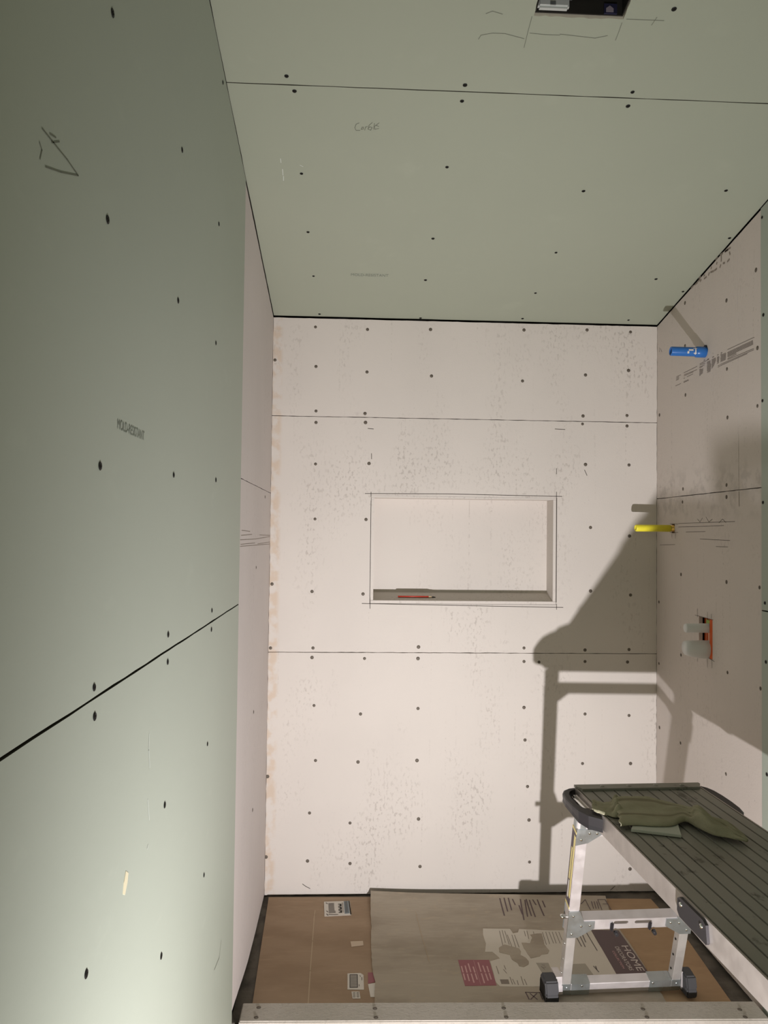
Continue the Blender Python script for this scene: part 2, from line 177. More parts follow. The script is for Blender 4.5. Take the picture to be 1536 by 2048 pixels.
def green(name, base, seed):
    n = N(name, base, .55, 0, .35)
    n.mix(n.ramp(n.noise(1.6, 4, (1, 1, 1), .55, seed), .35, .7, 0, .35), tuple(c*.92 for c in base[:3])+(1,))
    n.mix(n.ramp(n.noise(14, 5, (.5, .5, 1), .6, seed), .6, .75, 0, .22), tuple(min(1, c*1.18) for c in base[:3])+(1,))
    n.mix(n.ramp(n.noise(420, 2, seed=seed), .62, .75, 0, .12), tuple(c*.8 for c in base[:3])+(1,))
    n.bump(n.noise(30, 5, (.6, .6, 1), .6), .12, .003); return n.m
M['green_left'] = green('green_board_left', L3(166, 173, 160), (1, 2, 3))
M['green_ceil'] = green('green_board_ceiling', L3(159, 164, 147), (4, 1, 9))
M['green_right'] = green('green_board_right', L3(160, 168, 156), (8, 2, 2))
M['paper_edge'] = N('gypsum_edge', L3(196, 190, 172), .9).m
M['joint'] = N('board_joint', L3(74, 72, 62), .9, 0, .1).m
M['dark'] = N('dark_gap', L3(34, 31, 27), .9, 0, .1).m
M['stud'] = N('stud_wood', L3(110, 88, 62), .85).m
def mortar():
    n = N('mortar_floor', L3(98, 92, 82), .8); n.mix(n.ramp(n.noise(12, 5), .4, .65, 0, .8), L3(64, 59, 53)); n.bump(n.noise(60, 5), .4, .003); return n.m
M['mortar'] = mortar()
def ply():
    n = N('subfloor', L3(170, 142, 104), .75); n.mix(n.ramp(n.noise(6, 6, (1, 9, 1)), .4, .65, 0, .7), L3(136, 108, 76)); return n.m
M['ply'] = ply()
def card(name, base, dark, seed, scuff=None):
    n = N(name, base, .8, 0, .25)
    n.mix(n.ramp(n.noise(3.5, 5, (1, 2.2, 1), .6, seed), .38, .66, 0, .6), dark)
    n.mix(n.ramp(n.noise(9, 5, (.7, 5, 1), .6, seed), .55, .72, 0, .35), tuple(min(1, c*1.25) for c in base[:3])+(1,))
    if scuff: n.mix(n.ramp(n.noise(16, 5, (1, 1.5, 1), .65, seed), .56, .7, 0, .5), scuff)
    n.bump(n.noise(20, 4, (1, 6, 1)), .25, .002); return n.m
M['cardA'] = card('cardboard_brown', L3(166, 143, 119), L3(148, 125, 101), (0, 0, 0))
M['cardB'] = card('cardboard_dusty', L3(174, 163, 147), L3(150, 138, 122), (3, 8, 0), L3(184, 168, 146))
M['cardC'] = card('cardboard_tan', L3(172, 144, 112), L3(152, 124, 94), (6, 1, 0))
M['cardEdge'] = N('cardboard_edge', L3(186, 166, 140), .9).m
M['screw_black'] = N('screw_black', L3(18, 18, 17), .5, .2).m
M['screw_grey'] = N('screw_grey', L3(104, 97, 88), .5, .3).m
M['crater'] = N('screw_crater', L3(98, 89, 79), .95, 0, .1).m
M['pencil'] = N('pencil_line', L3(72, 66, 59), .8, 0, .1).m
M['pencil_dark'] = N('pencil_line_dark', L3(46, 42, 38), .8, 0, .1).m
M['pencil_green'] = N('pencil_line_on_green', L3(116, 119, 106), .8, 0, .1).m
M['print'] = N('printed_ink', L3(118, 110, 106), .8, 0, .1).m
M['print_faint'] = N('printed_ink_faint', L3(140, 130, 120), .8, 0, .1).m
M['pic'] = N('faded_picture', L3(170, 163, 150), .8, 0, .1).m
M['print_green'] = N('printed_ink_green_board', L3(122, 128, 117), .8, 0, .1).m
M['scuff_white'] = N('white_scuff', L3(204, 210, 202), .7).m
M['scuff_tan'] = N('tan_scuff', L3(206, 198, 168), .7).m
def alu(name, c, r=.34, mtl=.85):
    n = N(name, c, r, mtl); n.mix(n.ramp(n.noise(18, 5, (1, 1, .4)), .4, .7, 0, .5), tuple(x*.82 for x in c[:3])+(1,))
    n.rough(n.noise(30, 4), r*.8, min(1, r*1.4)); return n.m
M['alu'] = alu('aluminium', L3(212, 206, 204), .38, .55)
M['alu2'] = alu('aluminium_inner', L3(205, 200, 194), .36, .6)
M['rail'] = alu('rail_aluminium', L3(184, 176, 170), .36, .6)
M['galv'] = alu('galvanised_steel', L3(176, 182, 182), .32, .8)
M['chrome'] = N('bright_steel', L3(215, 215, 212), .12, 1).m
def deckm():
    n = N('deck_aluminium', L3(150, 148, 140), .36, .35)
    n.mix(n.ramp(n.noise(7, 5, (1, .5, 1)), .4, .7, 0, .5), L3(128, 125, 112))
    n.mix(n.mul(n.ramp(n.noise(11, 6, (1.2, .8, 1), .7, (3, 1, 1)), .58, .67), .75), L3(52, 50, 44)); return n.m
M['deck'] = deckm()
M['plastic'] = N('black_plastic', L3(44, 42, 44), .42).m
M['rubber'] = N('dark_rubber', L3(62, 61, 62), .7).m
M['lab_dark'] = N('label_dark', L3(88, 78, 84), .5).m
M['lab_yel'] = N('label_yellow', L3(222, 206, 140), .5).m
M['lab_white'] = N('label_white', L3(214, 208, 198), .6).m
M['cutlab'] = N('carton_label_paper', L3(206, 198, 184), .7).m
M['banner'] = N('banner_dark', L3(92, 74, 74), .6).m
M['banner_txt'] = N('banner_lettering', L3(206, 194, 186), .6).m
M['redlab'] = N('red_label', L3(150, 88, 94), .6).m
M['redtxt'] = N('red_label_lettering', L3(205, 160, 158), .6).m
M['bluegrey'] = N('label_bluegrey', L3(120, 132, 138), .6).m
M['tapem'] = N('clear_tape', L3(196, 176, 150), .35).m
def towelm():
    n = N('towel_cloth', L3(162, 158, 134), .95, 0, .1)
    n.mix(n.ramp(n.noise(20, 5), .4, .65, 0, .5), L3(144, 139, 116)); n.bump(n.noise(500, 3), .6, .002); return n.m
M['towel'] = towelm()
M['towel_stripe'] = N('towel_stripe', L3(134, 127, 106), .95, 0, .1).m
M['blue'] = N('blue_plastic', L3(46, 106, 178), .3).m
M['yellow'] = N('yellow_plastic', L3(238, 226, 60), .4).m
M['white_cap'] = N('translucent_white_cap', L3(214, 214, 212), .45).m
M['orange'] = N('orange_plastic', L3(206, 88, 30), .5).m
M['pinkish'] = N('pink_plastic', L3(206, 150, 120), .5).m
M['lime'] = N('green_sticker', L3(150, 175, 90), .5).m
M['pencil_red'] = N('red_pencil_paint', L3(190, 62, 44), .4).m
M['pencil_wood'] = N('pencil_wood', L3(205, 180, 140), .7).m
M['steel_box'] = N('grey_metal_box', L3(196, 200, 196), .4, .3).m
M['brass'] = N('brass', L3(210, 170, 90), .3, .8).m
M['sheet_dark'] = N('dark_sheet_metal', L3(52, 50, 46), .5, .5).m
M['paper_scrap'] = N('grey_scrap', L3(184, 186, 174), .7).m

# ---------------------------------------------------------------- helpers
def obj(name, bm, mat, parent=None, loc=None, smooth=False):
    me = bpy.data.meshes.new(name)
    if not isinstance(bm, bmesh.types.BMesh): me = bm
    else:
        bm.normal_update(); bm.to_mesh(me); bm.free()
    for x in (mat if isinstance(mat, (list, tuple)) else [mat]): me.materials.append(x)
    if smooth:
        for p in me.polygons: p.use_smooth = True
    o = bpy.data.objects.new(name, me); C.objects.link(o)
    if parent: o.parent = parent
    if loc: o.location = loc
    return o
def tag(o, label=None, cat=None, group=None, kind=None):
    if label: o['label'] = label
    if cat: o['category'] = cat
    if group: o['group'] = group
    if kind: o['kind'] = kind
    return o
def empty(name, loc, rz=0):
    o = bpy.data.objects.new(name, None); C.objects.link(o); o.location = loc; o.rotation_euler = (0, 0, rz); o.empty_display_size = .05; return o
def shift(bm, v):
    bmesh.ops.translate(bm, vec=-Vector(v), verts=bm.verts); return bm
def box(bm, x0, x1, y0, y1, z0, z1, mi=0, f=None):
    vs = [Vector((x, y, z)) for x in (x0, x1) for y in (y0, y1) for z in (z0, z1)]
    if f: vs = [Vector(f(*v)) for v in vs]
    v = [bm.verts.new(p) for p in vs]
    for q in ((0, 1, 3, 2), (4, 6, 7, 5), (0, 4, 5, 1), (2, 3, 7, 6), (0, 2, 6, 4), (1, 5, 7, 3)):
        fc = bm.faces.new([v[i] for i in q]); fc.material_index = mi
    bmesh.ops.recalc_face_normals(bm, faces=bm.faces[:]); return bm
def slab(bm, outer, holes, fmap, t, mi=0, ms=None, t0=0.):
    """a board: polygon with holes, front face at t0, back face at t0+t along the map's depth"""
    loops = [outer]+list(holes)
    tri = tessellate_polygon([[Vector((a, b, 0)) for a, b in l] for l in loops])
    flat = [p for l in loops for p in l]
    F = [bm.verts.new(fmap(a, b, t0)) for a, b in flat]; B = [bm.verts.new(fmap(a, b, t0+t)) for a, b in flat]
    fs = []
    for a, b, c in tri:
        for V in (F, B):
            try: fc = bm.faces.new((V[a], V[b], V[c])); fc.material_index = mi; fs.append(fc)
            except ValueError: pass
    k = 0
    for l in loops:
        n = len(l)
        for i in range(n):
            a, b = k+i, k+(i+1) % n
            fc = bm.faces.new((F[a], F[b], B[b], B[a])); fc.material_index = mi if ms is None else ms; fs.append(fc)
        k += n
    bmesh.ops.recalc_face_normals(bm, faces=fs); return bm
def rect(a0, a1, b0, b1): return [(a0, b0), (a1, b0), (a1, b1), (a0, b1)]
mapB = lambda a, b, t: (a, t, b)
mapL = lambda a, b, t: (-t, a, b)
mapR = lambda a, b, t: (W+t, a, b)
mapC = lambda a, b, t: (a, b, H0-SL*b+t)
mapF = lambda z: (lambda a, b, t: (a, b, z-t))
def jag(poly, amp=.0008, step=.02):
    out = []
    for i, (a, b) in enumerate(poly):
        c, d = poly[(i+1) % len(poly)]; n = max(1, int(math.hypot(c-a, d-b)/step))
        for k in range(n):
            t = k/n; j = amp if k else 0
            out.append((a+(c-a)*t+random.uniform(-j, j), b+(d-b)*t+random.uniform(-j, j)))
    return out
def ribbons(name, lines, fmap, width, mat, parent, e=.0005, off=(0, 0, 0)):
    bm = bmesh.new()
    for ln in lines:
        w_ = width
        for (a, b), (c, d) in zip(ln[:-1], ln[1:]):
            l = math.hypot(c-a, d-b)
            if l < 1e-6: continue
            nx, ny = -(d-b)/l*w_/2, (c-a)/l*w_/2
            # overlap the joints slightly
            ux, uy = (c-a)/l*w_/3, (d-b)/l*w_/3
            pts = [(a+nx-ux, b+ny-uy), (c+nx+ux, d+ny+uy), (c-nx+ux, d-ny+uy), (a-nx-ux, b-ny-uy)]
            bm.faces.new([bm.verts.new(Vector(fmap(p[0], p[1], -e))-Vector(off)) for p in pts])
    return obj(name, bm, mat, parent)
def patch(name, poly, fmap, mat, parent, e=.0006, holes=(), t=None, off=(0, 0, 0)):
    bm = bmesh.new(); slab(bm, poly, holes, lambda a, b, q: Vector(fmap(a, b, q))-Vector(off), e if t is None else t, t0=-e)
    return obj(name, bm, mat, parent)
def text(name, s, org, right, up, height, width, mat, parent=None, off=(0, 0, 0), shear=0):
    cu = bpy.data.curves.new(name, 'FONT'); cu.body = s; cu.size = 1; cu.shear = shear; cu.extrude = 0
    t = bpy.data.objects.new(name, cu); C.objects.link(t)
    dg = bpy.context.evaluated_depsgraph_get(); me = bpy.data.meshes.new_from_object(t.evaluated_get(dg))
    bpy.data.objects.remove(t)
    xs = [v.co.x for v in me.vertices]; ys = [v.co.y for v in me.vertices]
    x0, x1, y0, y1 = min(xs), max(xs), min(ys), max(ys)
    R_, U_ = Vector(right).normalized(), Vector(up).normalized()
    for v in me.vertices:
        v.co = Vector(org)-Vector(off)+R_*((v.co.x-x0)/(x1-x0)*width)+U_*((v.co.y-y0)/(y1-y0)*height)
    me.materials.clear()
    return obj(name, me, mat, parent)
def cyl(bm, p0, p1, r0, r1=None, n=20, mi=0, caps=True):
    p0, p1 = Vector(p0), Vector(p1); r1 = r0 if r1 is None else r1
    d = (p1-p0).normalized(); a = d.orthogonal().normalized(); b = d.cross(a)
    A = [bm.verts.new(p0+(a*math.cos(k*2*math.pi/n)+b*math.sin(k*2*math.pi/n))*r0) for k in range(n)]
    B = [bm.verts.new(p1+(a*math.cos(k*2*math.pi/n)+b*math.sin(k*2*math.pi/n))*r1) for k in range(n)]
    for k in range(n):
        f = bm.faces.new((A[k], A[(k+1) % n], B[(k+1) % n], B[k])); f.smooth = True; f.material_index = mi
    if caps:
        for V in (A[::-1], B): bm.faces.new(V).material_index = mi
    return bm
def lathe(bm, p0, axis, prof, n=24, mi=0):
    """profile of (distance along the axis, radius)"""
    p0 = Vector(p0); d = Vector(axis).normalized(); a = d.orthogonal().normalized(); b = d.cross(a); rings = []
    for s, r in prof:
        if r < 1e-6: rings.append([bm.verts.new(p0+d*s)])
        else: rings.append([bm.verts.new(p0+d*s+(a*math.cos(k*2*math.pi/n)+b*math.sin(k*2*math.pi/n))*r) for k in range(n)])
    for A, B in zip(rings[:-1], rings[1:]):
        for k in range(n):
            q = [A[k % len(A)], A[(k+1) % n % len(A)] if len(A) > 1 else None, B[(k+1) % n % len(B)] if len(B) > 1 else None, B[k % len(B)]]
            q = [x for x in q if x is not None]
            if len(A) == 1 and len(B) == 1: continue
            f = bm.faces.new(q); f.smooth = True; f.material_index = mi
    bmesh.ops.recalc_face_normals(bm, faces=bm.faces[:]); return bm

# screws: one mesh each, shared by every copy; local -Z is the way into the board
def screw_mesh(name, r, mats, crater):
    bm = bmesh.new()
    if crater: lathe(bm, (0, 0, 0), (0, 0, 1), [(.0004, 0), (.0004, crater*.8), (.0002, crater)], 14, 1)
    lathe(bm, (0, 0, 0), (0, 0, 1), [(.0006, r), (.0014, r*.86), (.0010, r*.35), (.0007, 0)], 14, 0)
    box(bm, -r*.55, r*.55, -r*.12, r*.12, .0010, .00145, 1); box(bm, -r*.12, r*.12, -r*.55, r*.55, .0010, .0014, 1)
    me = bpy.data.meshes.new(name); bm.to_mesh(me); bm.free()
    for x in mats: me.materials.append(x)
    return me
SM_B = screw_mesh('screw', .0052, (M['screw_black'], M['dark']), 0)
SM_G = screw_mesh('screw', .0044, (M['screw_grey'], M['crater']), .0064)
def screws(pts, fmap, nrm, me, parent):
    q = Vector(nrm).to_track_quat('Z', 'Y')
    for i, (a, b) in enumerate(pts):
        o = bpy.data.objects.new('screw', me); C.objects.link(o); o.parent = parent
        o.location = fmap(a, b, 0); o.rotation_mode = 'QUATERNION'; o.rotation_quaternion = q @ Vector((0, 0, 1)).to_track_quat('Z', 'Y')
        s = random.uniform(.88, 1.12); o.scale = (s, s, 1)
# ================================================================= SETTING
Yr = -3.9                                                     # rear wall of the room
TH = .0127
NX0, NX1, NZ0, NZ1 = .389, 1.121, 1.118, 1.538                 # niche opening
zt = H0-.007
# back wall
bm = bmesh.new(); slab(bm, rect(-.1, W+.1, -.2, 2.6), [rect(NX0-.004, NX1+.004, NZ0-.004, NZ1+.004)], mapB, .12, t0=TH+.002)
wall_back = tag(obj('wall_back', bm, M['dark']), kind='structure')
for lo_, hi_, holes in ((.005, .9275, []), (.9300, 1.8422, [rect(NX0, NX1, NZ0, NZ1)]), (1.8447, zt, [])):
    bm = bmesh.new(); slab(bm, jag(rect(.0008, W-.0008, lo_, hi_), .0006), holes, mapB, TH)
    obj('cement_board', bm, M['cem_back'], wall_back)
# niche lining: back panel, shelf that rises to the back, sides and top
d = .095; t = .0125
bm = bmesh.new(); box(bm, NX0, NX1, d, d+.01, NZ0-.01, NZ1+.01)
obj('niche_back', bm, M['cem_niche'], wall_back)
bm = bmesh.new()
def shelf(x, y, z): return (x, y, z+(y/d)*.026)
box(bm, NX0+.001, NX1-.001, .0005, d, NZ0+.001, NZ0+t, f=shelf); obj('niche_shelf', bm, M['cem_niche'], wall_back)
bm = bmesh.new(); box(bm, NX0+.001, NX1-.001, .0005, d, NZ1-.0075, NZ1-.0005); obj('niche_top', bm, M['cem_niche'], wall_back)
for x0 in (NX0+.0015, NX1-.0015-.0115):
    bm = bmesh.new(); box(bm, x0, x0+.0115, .0002, d, NZ0+t+.001, NZ1-.0080, f=lambda x, y, z: (x, y, z+(y/d)*.026 if z < 1.3 else z))
    obj('niche_side', bm, M['cem_niche'], wall_back)
screws(SCR_BACK, mapB, (0, -1, 0), SM_G, wall_back)
ribbons('pencil_mark', NPENCIL, mapB, .0022, M['pencil'], wall_back)
ribbons('pencil_mark', [[(NX0+.0003, NZ0), (NX0+.0003, NZ1-.02)], [(NX1+.0008, NZ0+.01), (NX1+.0008, NZ1)]], mapB, .002, M['pencil_dark'], wall_back, e=.0004)
# left wall
def ctop(y): return H0-SL*y-.004
bm = bmesh.new(); slab(bm, [(Yr-.1, -.2), (.1, -.2), (.1, 2.4), (Yr-.1, 3.2)], [], mapL, .1, t0=TH+.002)
wall_left = tag(obj('wall_left', bm, M['dark']), kind='structure')
ye = -.812
bm = bmesh.new(); slab(bm, jag([(0, .008), (0, 1.541), (ye, 1.541), (ye, .075), (-.70, .057), (-.58, .036), (-.478, .021), (-.28, .010)], .0006), [], mapL, TH)
obj('cement_board', bm, M['cem_left'], wall_left)
bm = bmesh.new(); slab(bm, jag([(0, 1.5435), (0, ctop(0)-.002), (ye, ctop(ye)-.002), (ye, 1.5435)], .0009), [], mapL, TH)
obj('cement_board', bm, M['cem_left'], wall_left)
yg = ye-.0012
for poly in ([(yg, -.1), (yg, 1.1895), (Yr, 1.1895), (Yr, -.1)], [(yg, 1.193), (yg, ctop(yg)), (Yr, ctop(Yr)), (Yr, 1.193)]):
    bm = bmesh.new(); slab(bm, jag(poly, .0005, .05), [], lambda a, b, q: (.0015-q, a, b), TH, 0, 1); obj('drywall_board', bm, (M['green_left'], M['joint']), wall_left)
mapLg = lambda a, b, q: (.0015-q, a, b)
screws(SCR_LEFT, mapLg, (1, 0, 0), SM_B, wall_left)
screws([p for p in SCR_LCEM if p[0] > ye+.01], mapL, (1, 0, 0), SM_G, wall_left)
ribbons('pencil_mark', LPENCIL, mapLg, .0016, M['pencil_green'], wall_left)
ribbons('pencil_mark', [[(max(a, ye+.002), b) for a, b in l] for l in LCPENCIL], mapL, .0013, M['print_faint'], wall_left)
text('printed_text', 'MOLD-RESISTANT', (.0021, -1.934, 1.5255), (0, 1, 0), (0, 0, 1), .0135, .128, M['print_green'], wall_left)
patch('scuff_mark', SCUFF, mapLg, M['scuff_tan'], wall_left)
ribbons('scuff_mark', SMEAR, mapLg, .002, M['scuff_white'], wall_left)
# right wall
bm = bmesh.new(); slab(bm, [(Yr-.1, -.2), (.1, -.2), (.1, 2.4), (Yr-.1, 3.2)], [rect(-.462, -.352, .972, 1.126)], mapR, .1, t0=TH+.002)
wall_right = tag(obj('wall_right', bm, M['dark']), kind='structure')
yr = -.757
bm = bmesh.new(); slab(bm, jag(rect(0, yr, .012, 1.5395), .0006), [[(-.359, 1.1155), (-.456, 1.1155), (-.456, .982), (-.359, .982)], rect(-.163, -.137, 1.405, 1.440)], mapR, TH)
obj('cement_board', bm, M['cem_right'], wall_right)
bm = bmesh.new(); n_ = 14
hole = [(-.404+.021*math.cos(k*2*math.pi/n_)+(0 if k % 3 else .002), 2.034+.021*math.sin(k*2*math.pi/n_)) for k in range(n_)]
slab(bm, jag([(0, 1.542), (-.627, 1.542), (-.618, ctop(-.618)-.002), (0, ctop(0)-.002)], .0006), [hole], mapR, TH); obj('cement_board', bm, M['cem_right'], wall_right)
bm = bmesh.new(); slab(bm, jag([(-.6288, 1.542), (yr, 1.542), (yr, ctop(yr)-.002), (-.6198, ctop(-.62)-.002)], .0007), [], mapR, TH); obj('cement_board', bm, M['cem_right'], wall_right)
mapRg = lambda a, b, q: (W-.0015+q, a, b)
ygr = yr-.0015
for poly in ([(ygr, -.1), (ygr, 1.176), (Yr, 1.176), (Yr, -.1)], [(ygr, 1.180), (ygr, ctop(ygr)), (Yr, ctop(Yr)), (Yr, 1.180)]):
    bm = bmesh.new(); slab(bm, jag(poly, .0005, .05), [], mapRg, TH, 0, 1); obj('drywall_board', bm, (M['green_right'], M['joint']), wall_right)
screws([p for p in SCR_RCEM], mapR, (-1, 0, 0), SM_G, wall_right)
screws([(min(p[0], ygr-.008), p[1]) for p in SCR_RGRN], mapRg, (-1, 0, 0), SM_B, wall_right)
ribbons('pencil_mark', RPENCIL, mapR, .0013, M['pencil'], wall_right)
ribbons('printed_text', RBARS, mapR, .0016, M['print'], wall_right)
ribbons('printed_text', RDOTS, mapR, .0025, M['print'], wall_right)
# blocks of tiny print, line by line
def lines_in(poly, pitch):
    out = []; b0 = min(p[1] for p in poly); b1 = max(p[1] for p in poly); b = b0+pitch*.5
    while b < b1:
        xs = []
        for (a, c), (a2, c2) in zip(poly, poly[1:]+poly[:1]):
            if (c-b)*(c2-b) < 0: xs.append(a+(a2-a)*(b-c)/(c2-c))
        if len(xs) >= 2:
            lo_, hi_ = min(xs), max(xs); x = lo_
            while x < hi_-.002:
                e = min(hi_, x+random.uniform(.006, .02)); out.append([(x, b), (e, b)]); x = e+.0018
        b += pitch
    return out
ribbons('printed_text', [l for p in RBLOCKS for l in lines_in(p, .0030)], mapR, .0016, M['print'], wall_right)
ribbons('printed_text', RTOP, mapR, .0065, M['print_faint'], wall_right)
ribbons('crease', [[(-.6281, 1.535), (-.629, 1.49)]], mapR, .003, M['print_faint'], wall_right)
# rear wall, behind the photographer
bm = bmesh.new(); slab(bm, rect(-.1, W+.1, -.2, 3.2), [], lambda a, b, q: (a, Yr-q, b), .1)
wall_rear = tag(obj('wall_rear', bm, M['green_right']), kind='structure')
# ceiling with the opening cut for the fan
hx0, hx1, hy0, hy1 = .683, .876, -1.374, -1.60
bm = bmesh.new(); slab(bm, rect(-.1, W+.1, Yr-.1, .1), [rect(hx0-.002, hx1+.002, hy1-.002, hy0+.002)], mapC, .06, t0=TH+.002)
ceiling = tag(obj('ceiling', bm, M['dark']), kind='structure')
bm = bmesh.new(); slab(bm, jag(rect(.002, W-.002, -1.1575, -.002), .0006, .05), [], mapC, TH, 0, 1); obj('drywall_board', bm, (M['green_ceil'], M['joint']), ceiling)
bm = bmesh.new(); slab(bm, jag(rect(.002, W-.002, -2.38, -1.160), .0006, .05), [jag(rect(hx0, hx1, hy1, hy0), .0022, .012)], mapC, TH, 0, 1)
for f in bm.faces:
    if f.material_index == 1 and all(hx0-.01 < v.co.x < hx1+.01 and hy1-.01 < v.co.y < hy0+.01 for v in f.verts): f.material_index = 2
obj('drywall_board', bm, (M['green_ceil'], M['joint'], M['paper_edge']), ceiling)
bm = bmesh.new(); slab(bm, jag(rect(.002, W-.002, Yr, -2.383), .0006, .05), [], mapC, TH, 0, 1); obj('drywall_board', bm, (M['green_ceil'], M['joint']), ceiling)
screws(SCR_CEIL, mapC, (0, -SL, -1), SM_B, ceiling)
ribbons('pencil_mark', CPENCIL, mapC, .0013, M['pencil_green'], ceiling)
ribbons('handwriting', CHAND, mapC, .0015, M['pencil_green'], ceiling)
ribbons('scuff_mark', CWHITE, mapC, .0018, M['scuff_white'], ceiling)
up = Vector((0, -1, SL)).normalized()
text('printed_text', 'MOLD-RESISTANT', mapC(.3006, -.3095, -.0006), (1, 0, 0), up, .0165, .131, M['print_green'], ceiling)
# floor: mortar bed of the shower and the lower subfloor of the room
bm = bmesh.new(); box(bm, -.013, W+.013, -.74, .013, -.10, 0, 0); box(bm, -.013, W+.013, Yr, -.74, -.2, -.10, 1)
floor = tag(obj('floor', bm, (M['mortar'], M['ply'])), kind='structure')
# curb wrapped in cement board
bm = bmesh.new()
curb = tag(empty('shower_curb', (.76, -.78, -.10)), 'low grey cement board curb with screw heads running across the front of the shower floor', 'curb')
def sk(x, y): return y-.022*(x-.02)
g = bmesh.new(); n = 40
box(g, .017, W-.014, -.788, -.704, -.10, .034, 0, f=lambda x, y, z: (x, sk(x, y), z))
bmesh.ops.bevel(g, geom=[e for e in g.edges if abs(e.verts[0].co.z-.034) < .001 and abs(e.verts[1].co.z-.034) < .001], offset=.003, segments=2, affect='EDGES')
obj('curb_board', shift(g, curb.location), M['curb'], curb)
q = Vector((0, 0, 1))
for (a, b) in SCR_CURB:
    o = bpy.data.objects.new('screw', SM_G); C.objects.link(o); o.parent = curb; o.location = Vector((min(a, W-.03), b+.004, .0342))-curb.location
    g = bmesh.new()

# ================================================================= CARDBOARD ON THE SHOWER FLOOR
def sheet(name, left, right, h, thick, mat, n=36):
    """grid between a left and a right edge line (x as a function of y), both running from the wall to the curb"""
    bm = bmesh.new(); rows = []
    def at(pl, t):
        t *= len(pl)-1; i = min(int(t), len(pl)-2); f = t-i; return (pl[i][0]*(1-f)+pl[i+1][0]*f, pl[i][1]*(1-f)+pl[i+1][1]*f)
    for j in range(n+1):
        (a, b), (c, d_) = at(left, j/n), at(right, j/n)
        rows.append([bm.verts.new((a+(c-a)*i/n, b+(d_-b)*i/n, h(a+(c-a)*i/n, b+(d_-b)*i/n))) for i in range(n+1)])
    for j in range(n):
        for i in range(n): bm.faces.new((rows[j][i], rows[j+1][i], rows[j+1][i+1], rows[j][i+1]))
    bmesh.ops.recalc_face_normals(bm, faces=bm.faces[:])
    if bm.faces[0].normal.z < 0: bmesh.ops.reverse_faces(bm, faces=bm.faces[:])
    r = bmesh.ops.extrude_face_region(bm, geom=bm.faces[:])
    bmesh.ops.translate(bm, vec=(0, 0, -thick), verts=[v for v in r['geom'] if isinstance(v, bmesh.types.BMVert)])
    bmesh.ops.recalc_face_normals(bm, faces=bm.faces[:])
    o = obj(name, bm, mat); return o
zA = .0042
shA = sheet('cardboard_sheet', [(.019, -.024), (.028, -.33), (.0405, -.701)], [(.432, -.03), (.432, -.33), (.432, -.706)],
            lambda x, y: zA+.0003*math.sin(x*9)*(.5+.5*math.sin(y*6))+.005*(max(0, y+.12)/.10)**2, .004, M['cardA'])
tag(shA, 'smooth brown cardboard sheet with white shipping labels lying at the left of the shower floor', 'cardboard')
mA = mapF(.0046)
mAc = lambda a, b, t: (a, b, .0046+.0021*max(0, b+.161)/.103-t)   # follows the sheet's turned-up back edge
mBc = lambda a, b, t: (a, b, .0095+.014*(max(0, b+.20)/.17)**2-t)
ribbons('crease', [[(.1987, -.12), (.1975, -.15), (.1991, -.3263), (.2005, -.5), (.2035, -.706)]], mA, .0035, M['cardEdge'], shA, e=.0002)
s1 = tag(patch('shipping_label', [(.2291, -.060), (.3262, -.056), (.3313, -.157), (.2344, -.1643)], mAc, M['lab_white'], shA, e=.0005), 'white shipping label with bar code')
def quadmap(q):
    return lambda u, v: (q[0][0]*(1-u)*(1-v)+q[1][0]*u*(1-v)+q[2][0]*u*v+q[3][0]*(1-u)*v, q[0][1]*(1-u)*(1-v)+q[1][1]*u*(1-v)+q[2][1]*u*v+q[3][1]*(1-u)*v)
Q = quadmap([(.2291, -.060), (.3262, -.056), (.3313, -.157), (.2344, -.1643)])
bars_ = [[Q(.17, v/30), Q(.38 if v < 20 else .42, v/30)] for v in range(4, 25)]
ribbons('printed_text', bars_, mAc, .0017, M['print'], s1, e=.0009)
ribbons('printed_text', [[Q(.08, .1), Q(.13, .16)], [Q(.09, .65), Q(.13, .72)], [Q(.09, .85), Q(.13, .95)]]+[[Q(.17, .9), Q(.5, .93)]], mAc, .004, M['print'], s1, e=.0009)
def letterE(u0, v0, u1, v1):
    return [[Q(u1, v0), Q(u1, v1)], [Q(u0, v0), Q(u1, v0)], [Q(u0, v1), Q(u1, v1)], [Q((u0+u1)/2, (v0+v1)/2), Q(u1, (v0+v1)/2)]]
ribbons('printed_text', [l for k in range(3) for l in letterE(.55, .22+k*.22, .64, .36+k*.22)], mAc, .0042, M['pencil_dark'], s1, e=.0009)
ribbons('printed_text', [[Q(.69, v/20), Q(.72, v/20+.02)] for v in range(3, 17, 2)], mAc, .004, M['print'], s1, e=.0009)
patch('printed_block', [Q(.76, .02), Q(.93, .0), Q(.95, .88), Q(.76, .9)], mAc, M['bluegrey'], s1, e=.0008)
ribbons('printed_text', [[Q(.8, v/20), Q(.89, v/20)] for v in range(1, 17)], mAc, .002, M['print'], s1, e=.0011)
ribbons('printed_text', [[Q(.965, .02), Q(.985, .96)]], mAc, .004, M['pencil_dark'], s1, e=.0011)
s2 = tag(patch('bar_code_label', [(.3183, -.518), (.359, -.5165), (.3685, -.5274), (.3685, -.6035), (.3184, -.6011)], mA, M['lab_white'], shA, e=.0005), 'white label with framed bar code')
ribbons('printed_text', [[(.328, -.527-k*.0042), (.347, -.527-k*.0042)] for k in range(16)], mA, .0019, M['print'], s2, e=.0009)
ribbons('printed_text', [[(.326, -.525), (.326, -.592)], [(.349, -.525), (.349, -.592)], [(.326, -.525), (.349, -.525)], [(.326, -.592), (.349, -.592)]], mA, .002, M['pencil_dark'], s2, e=.0009)
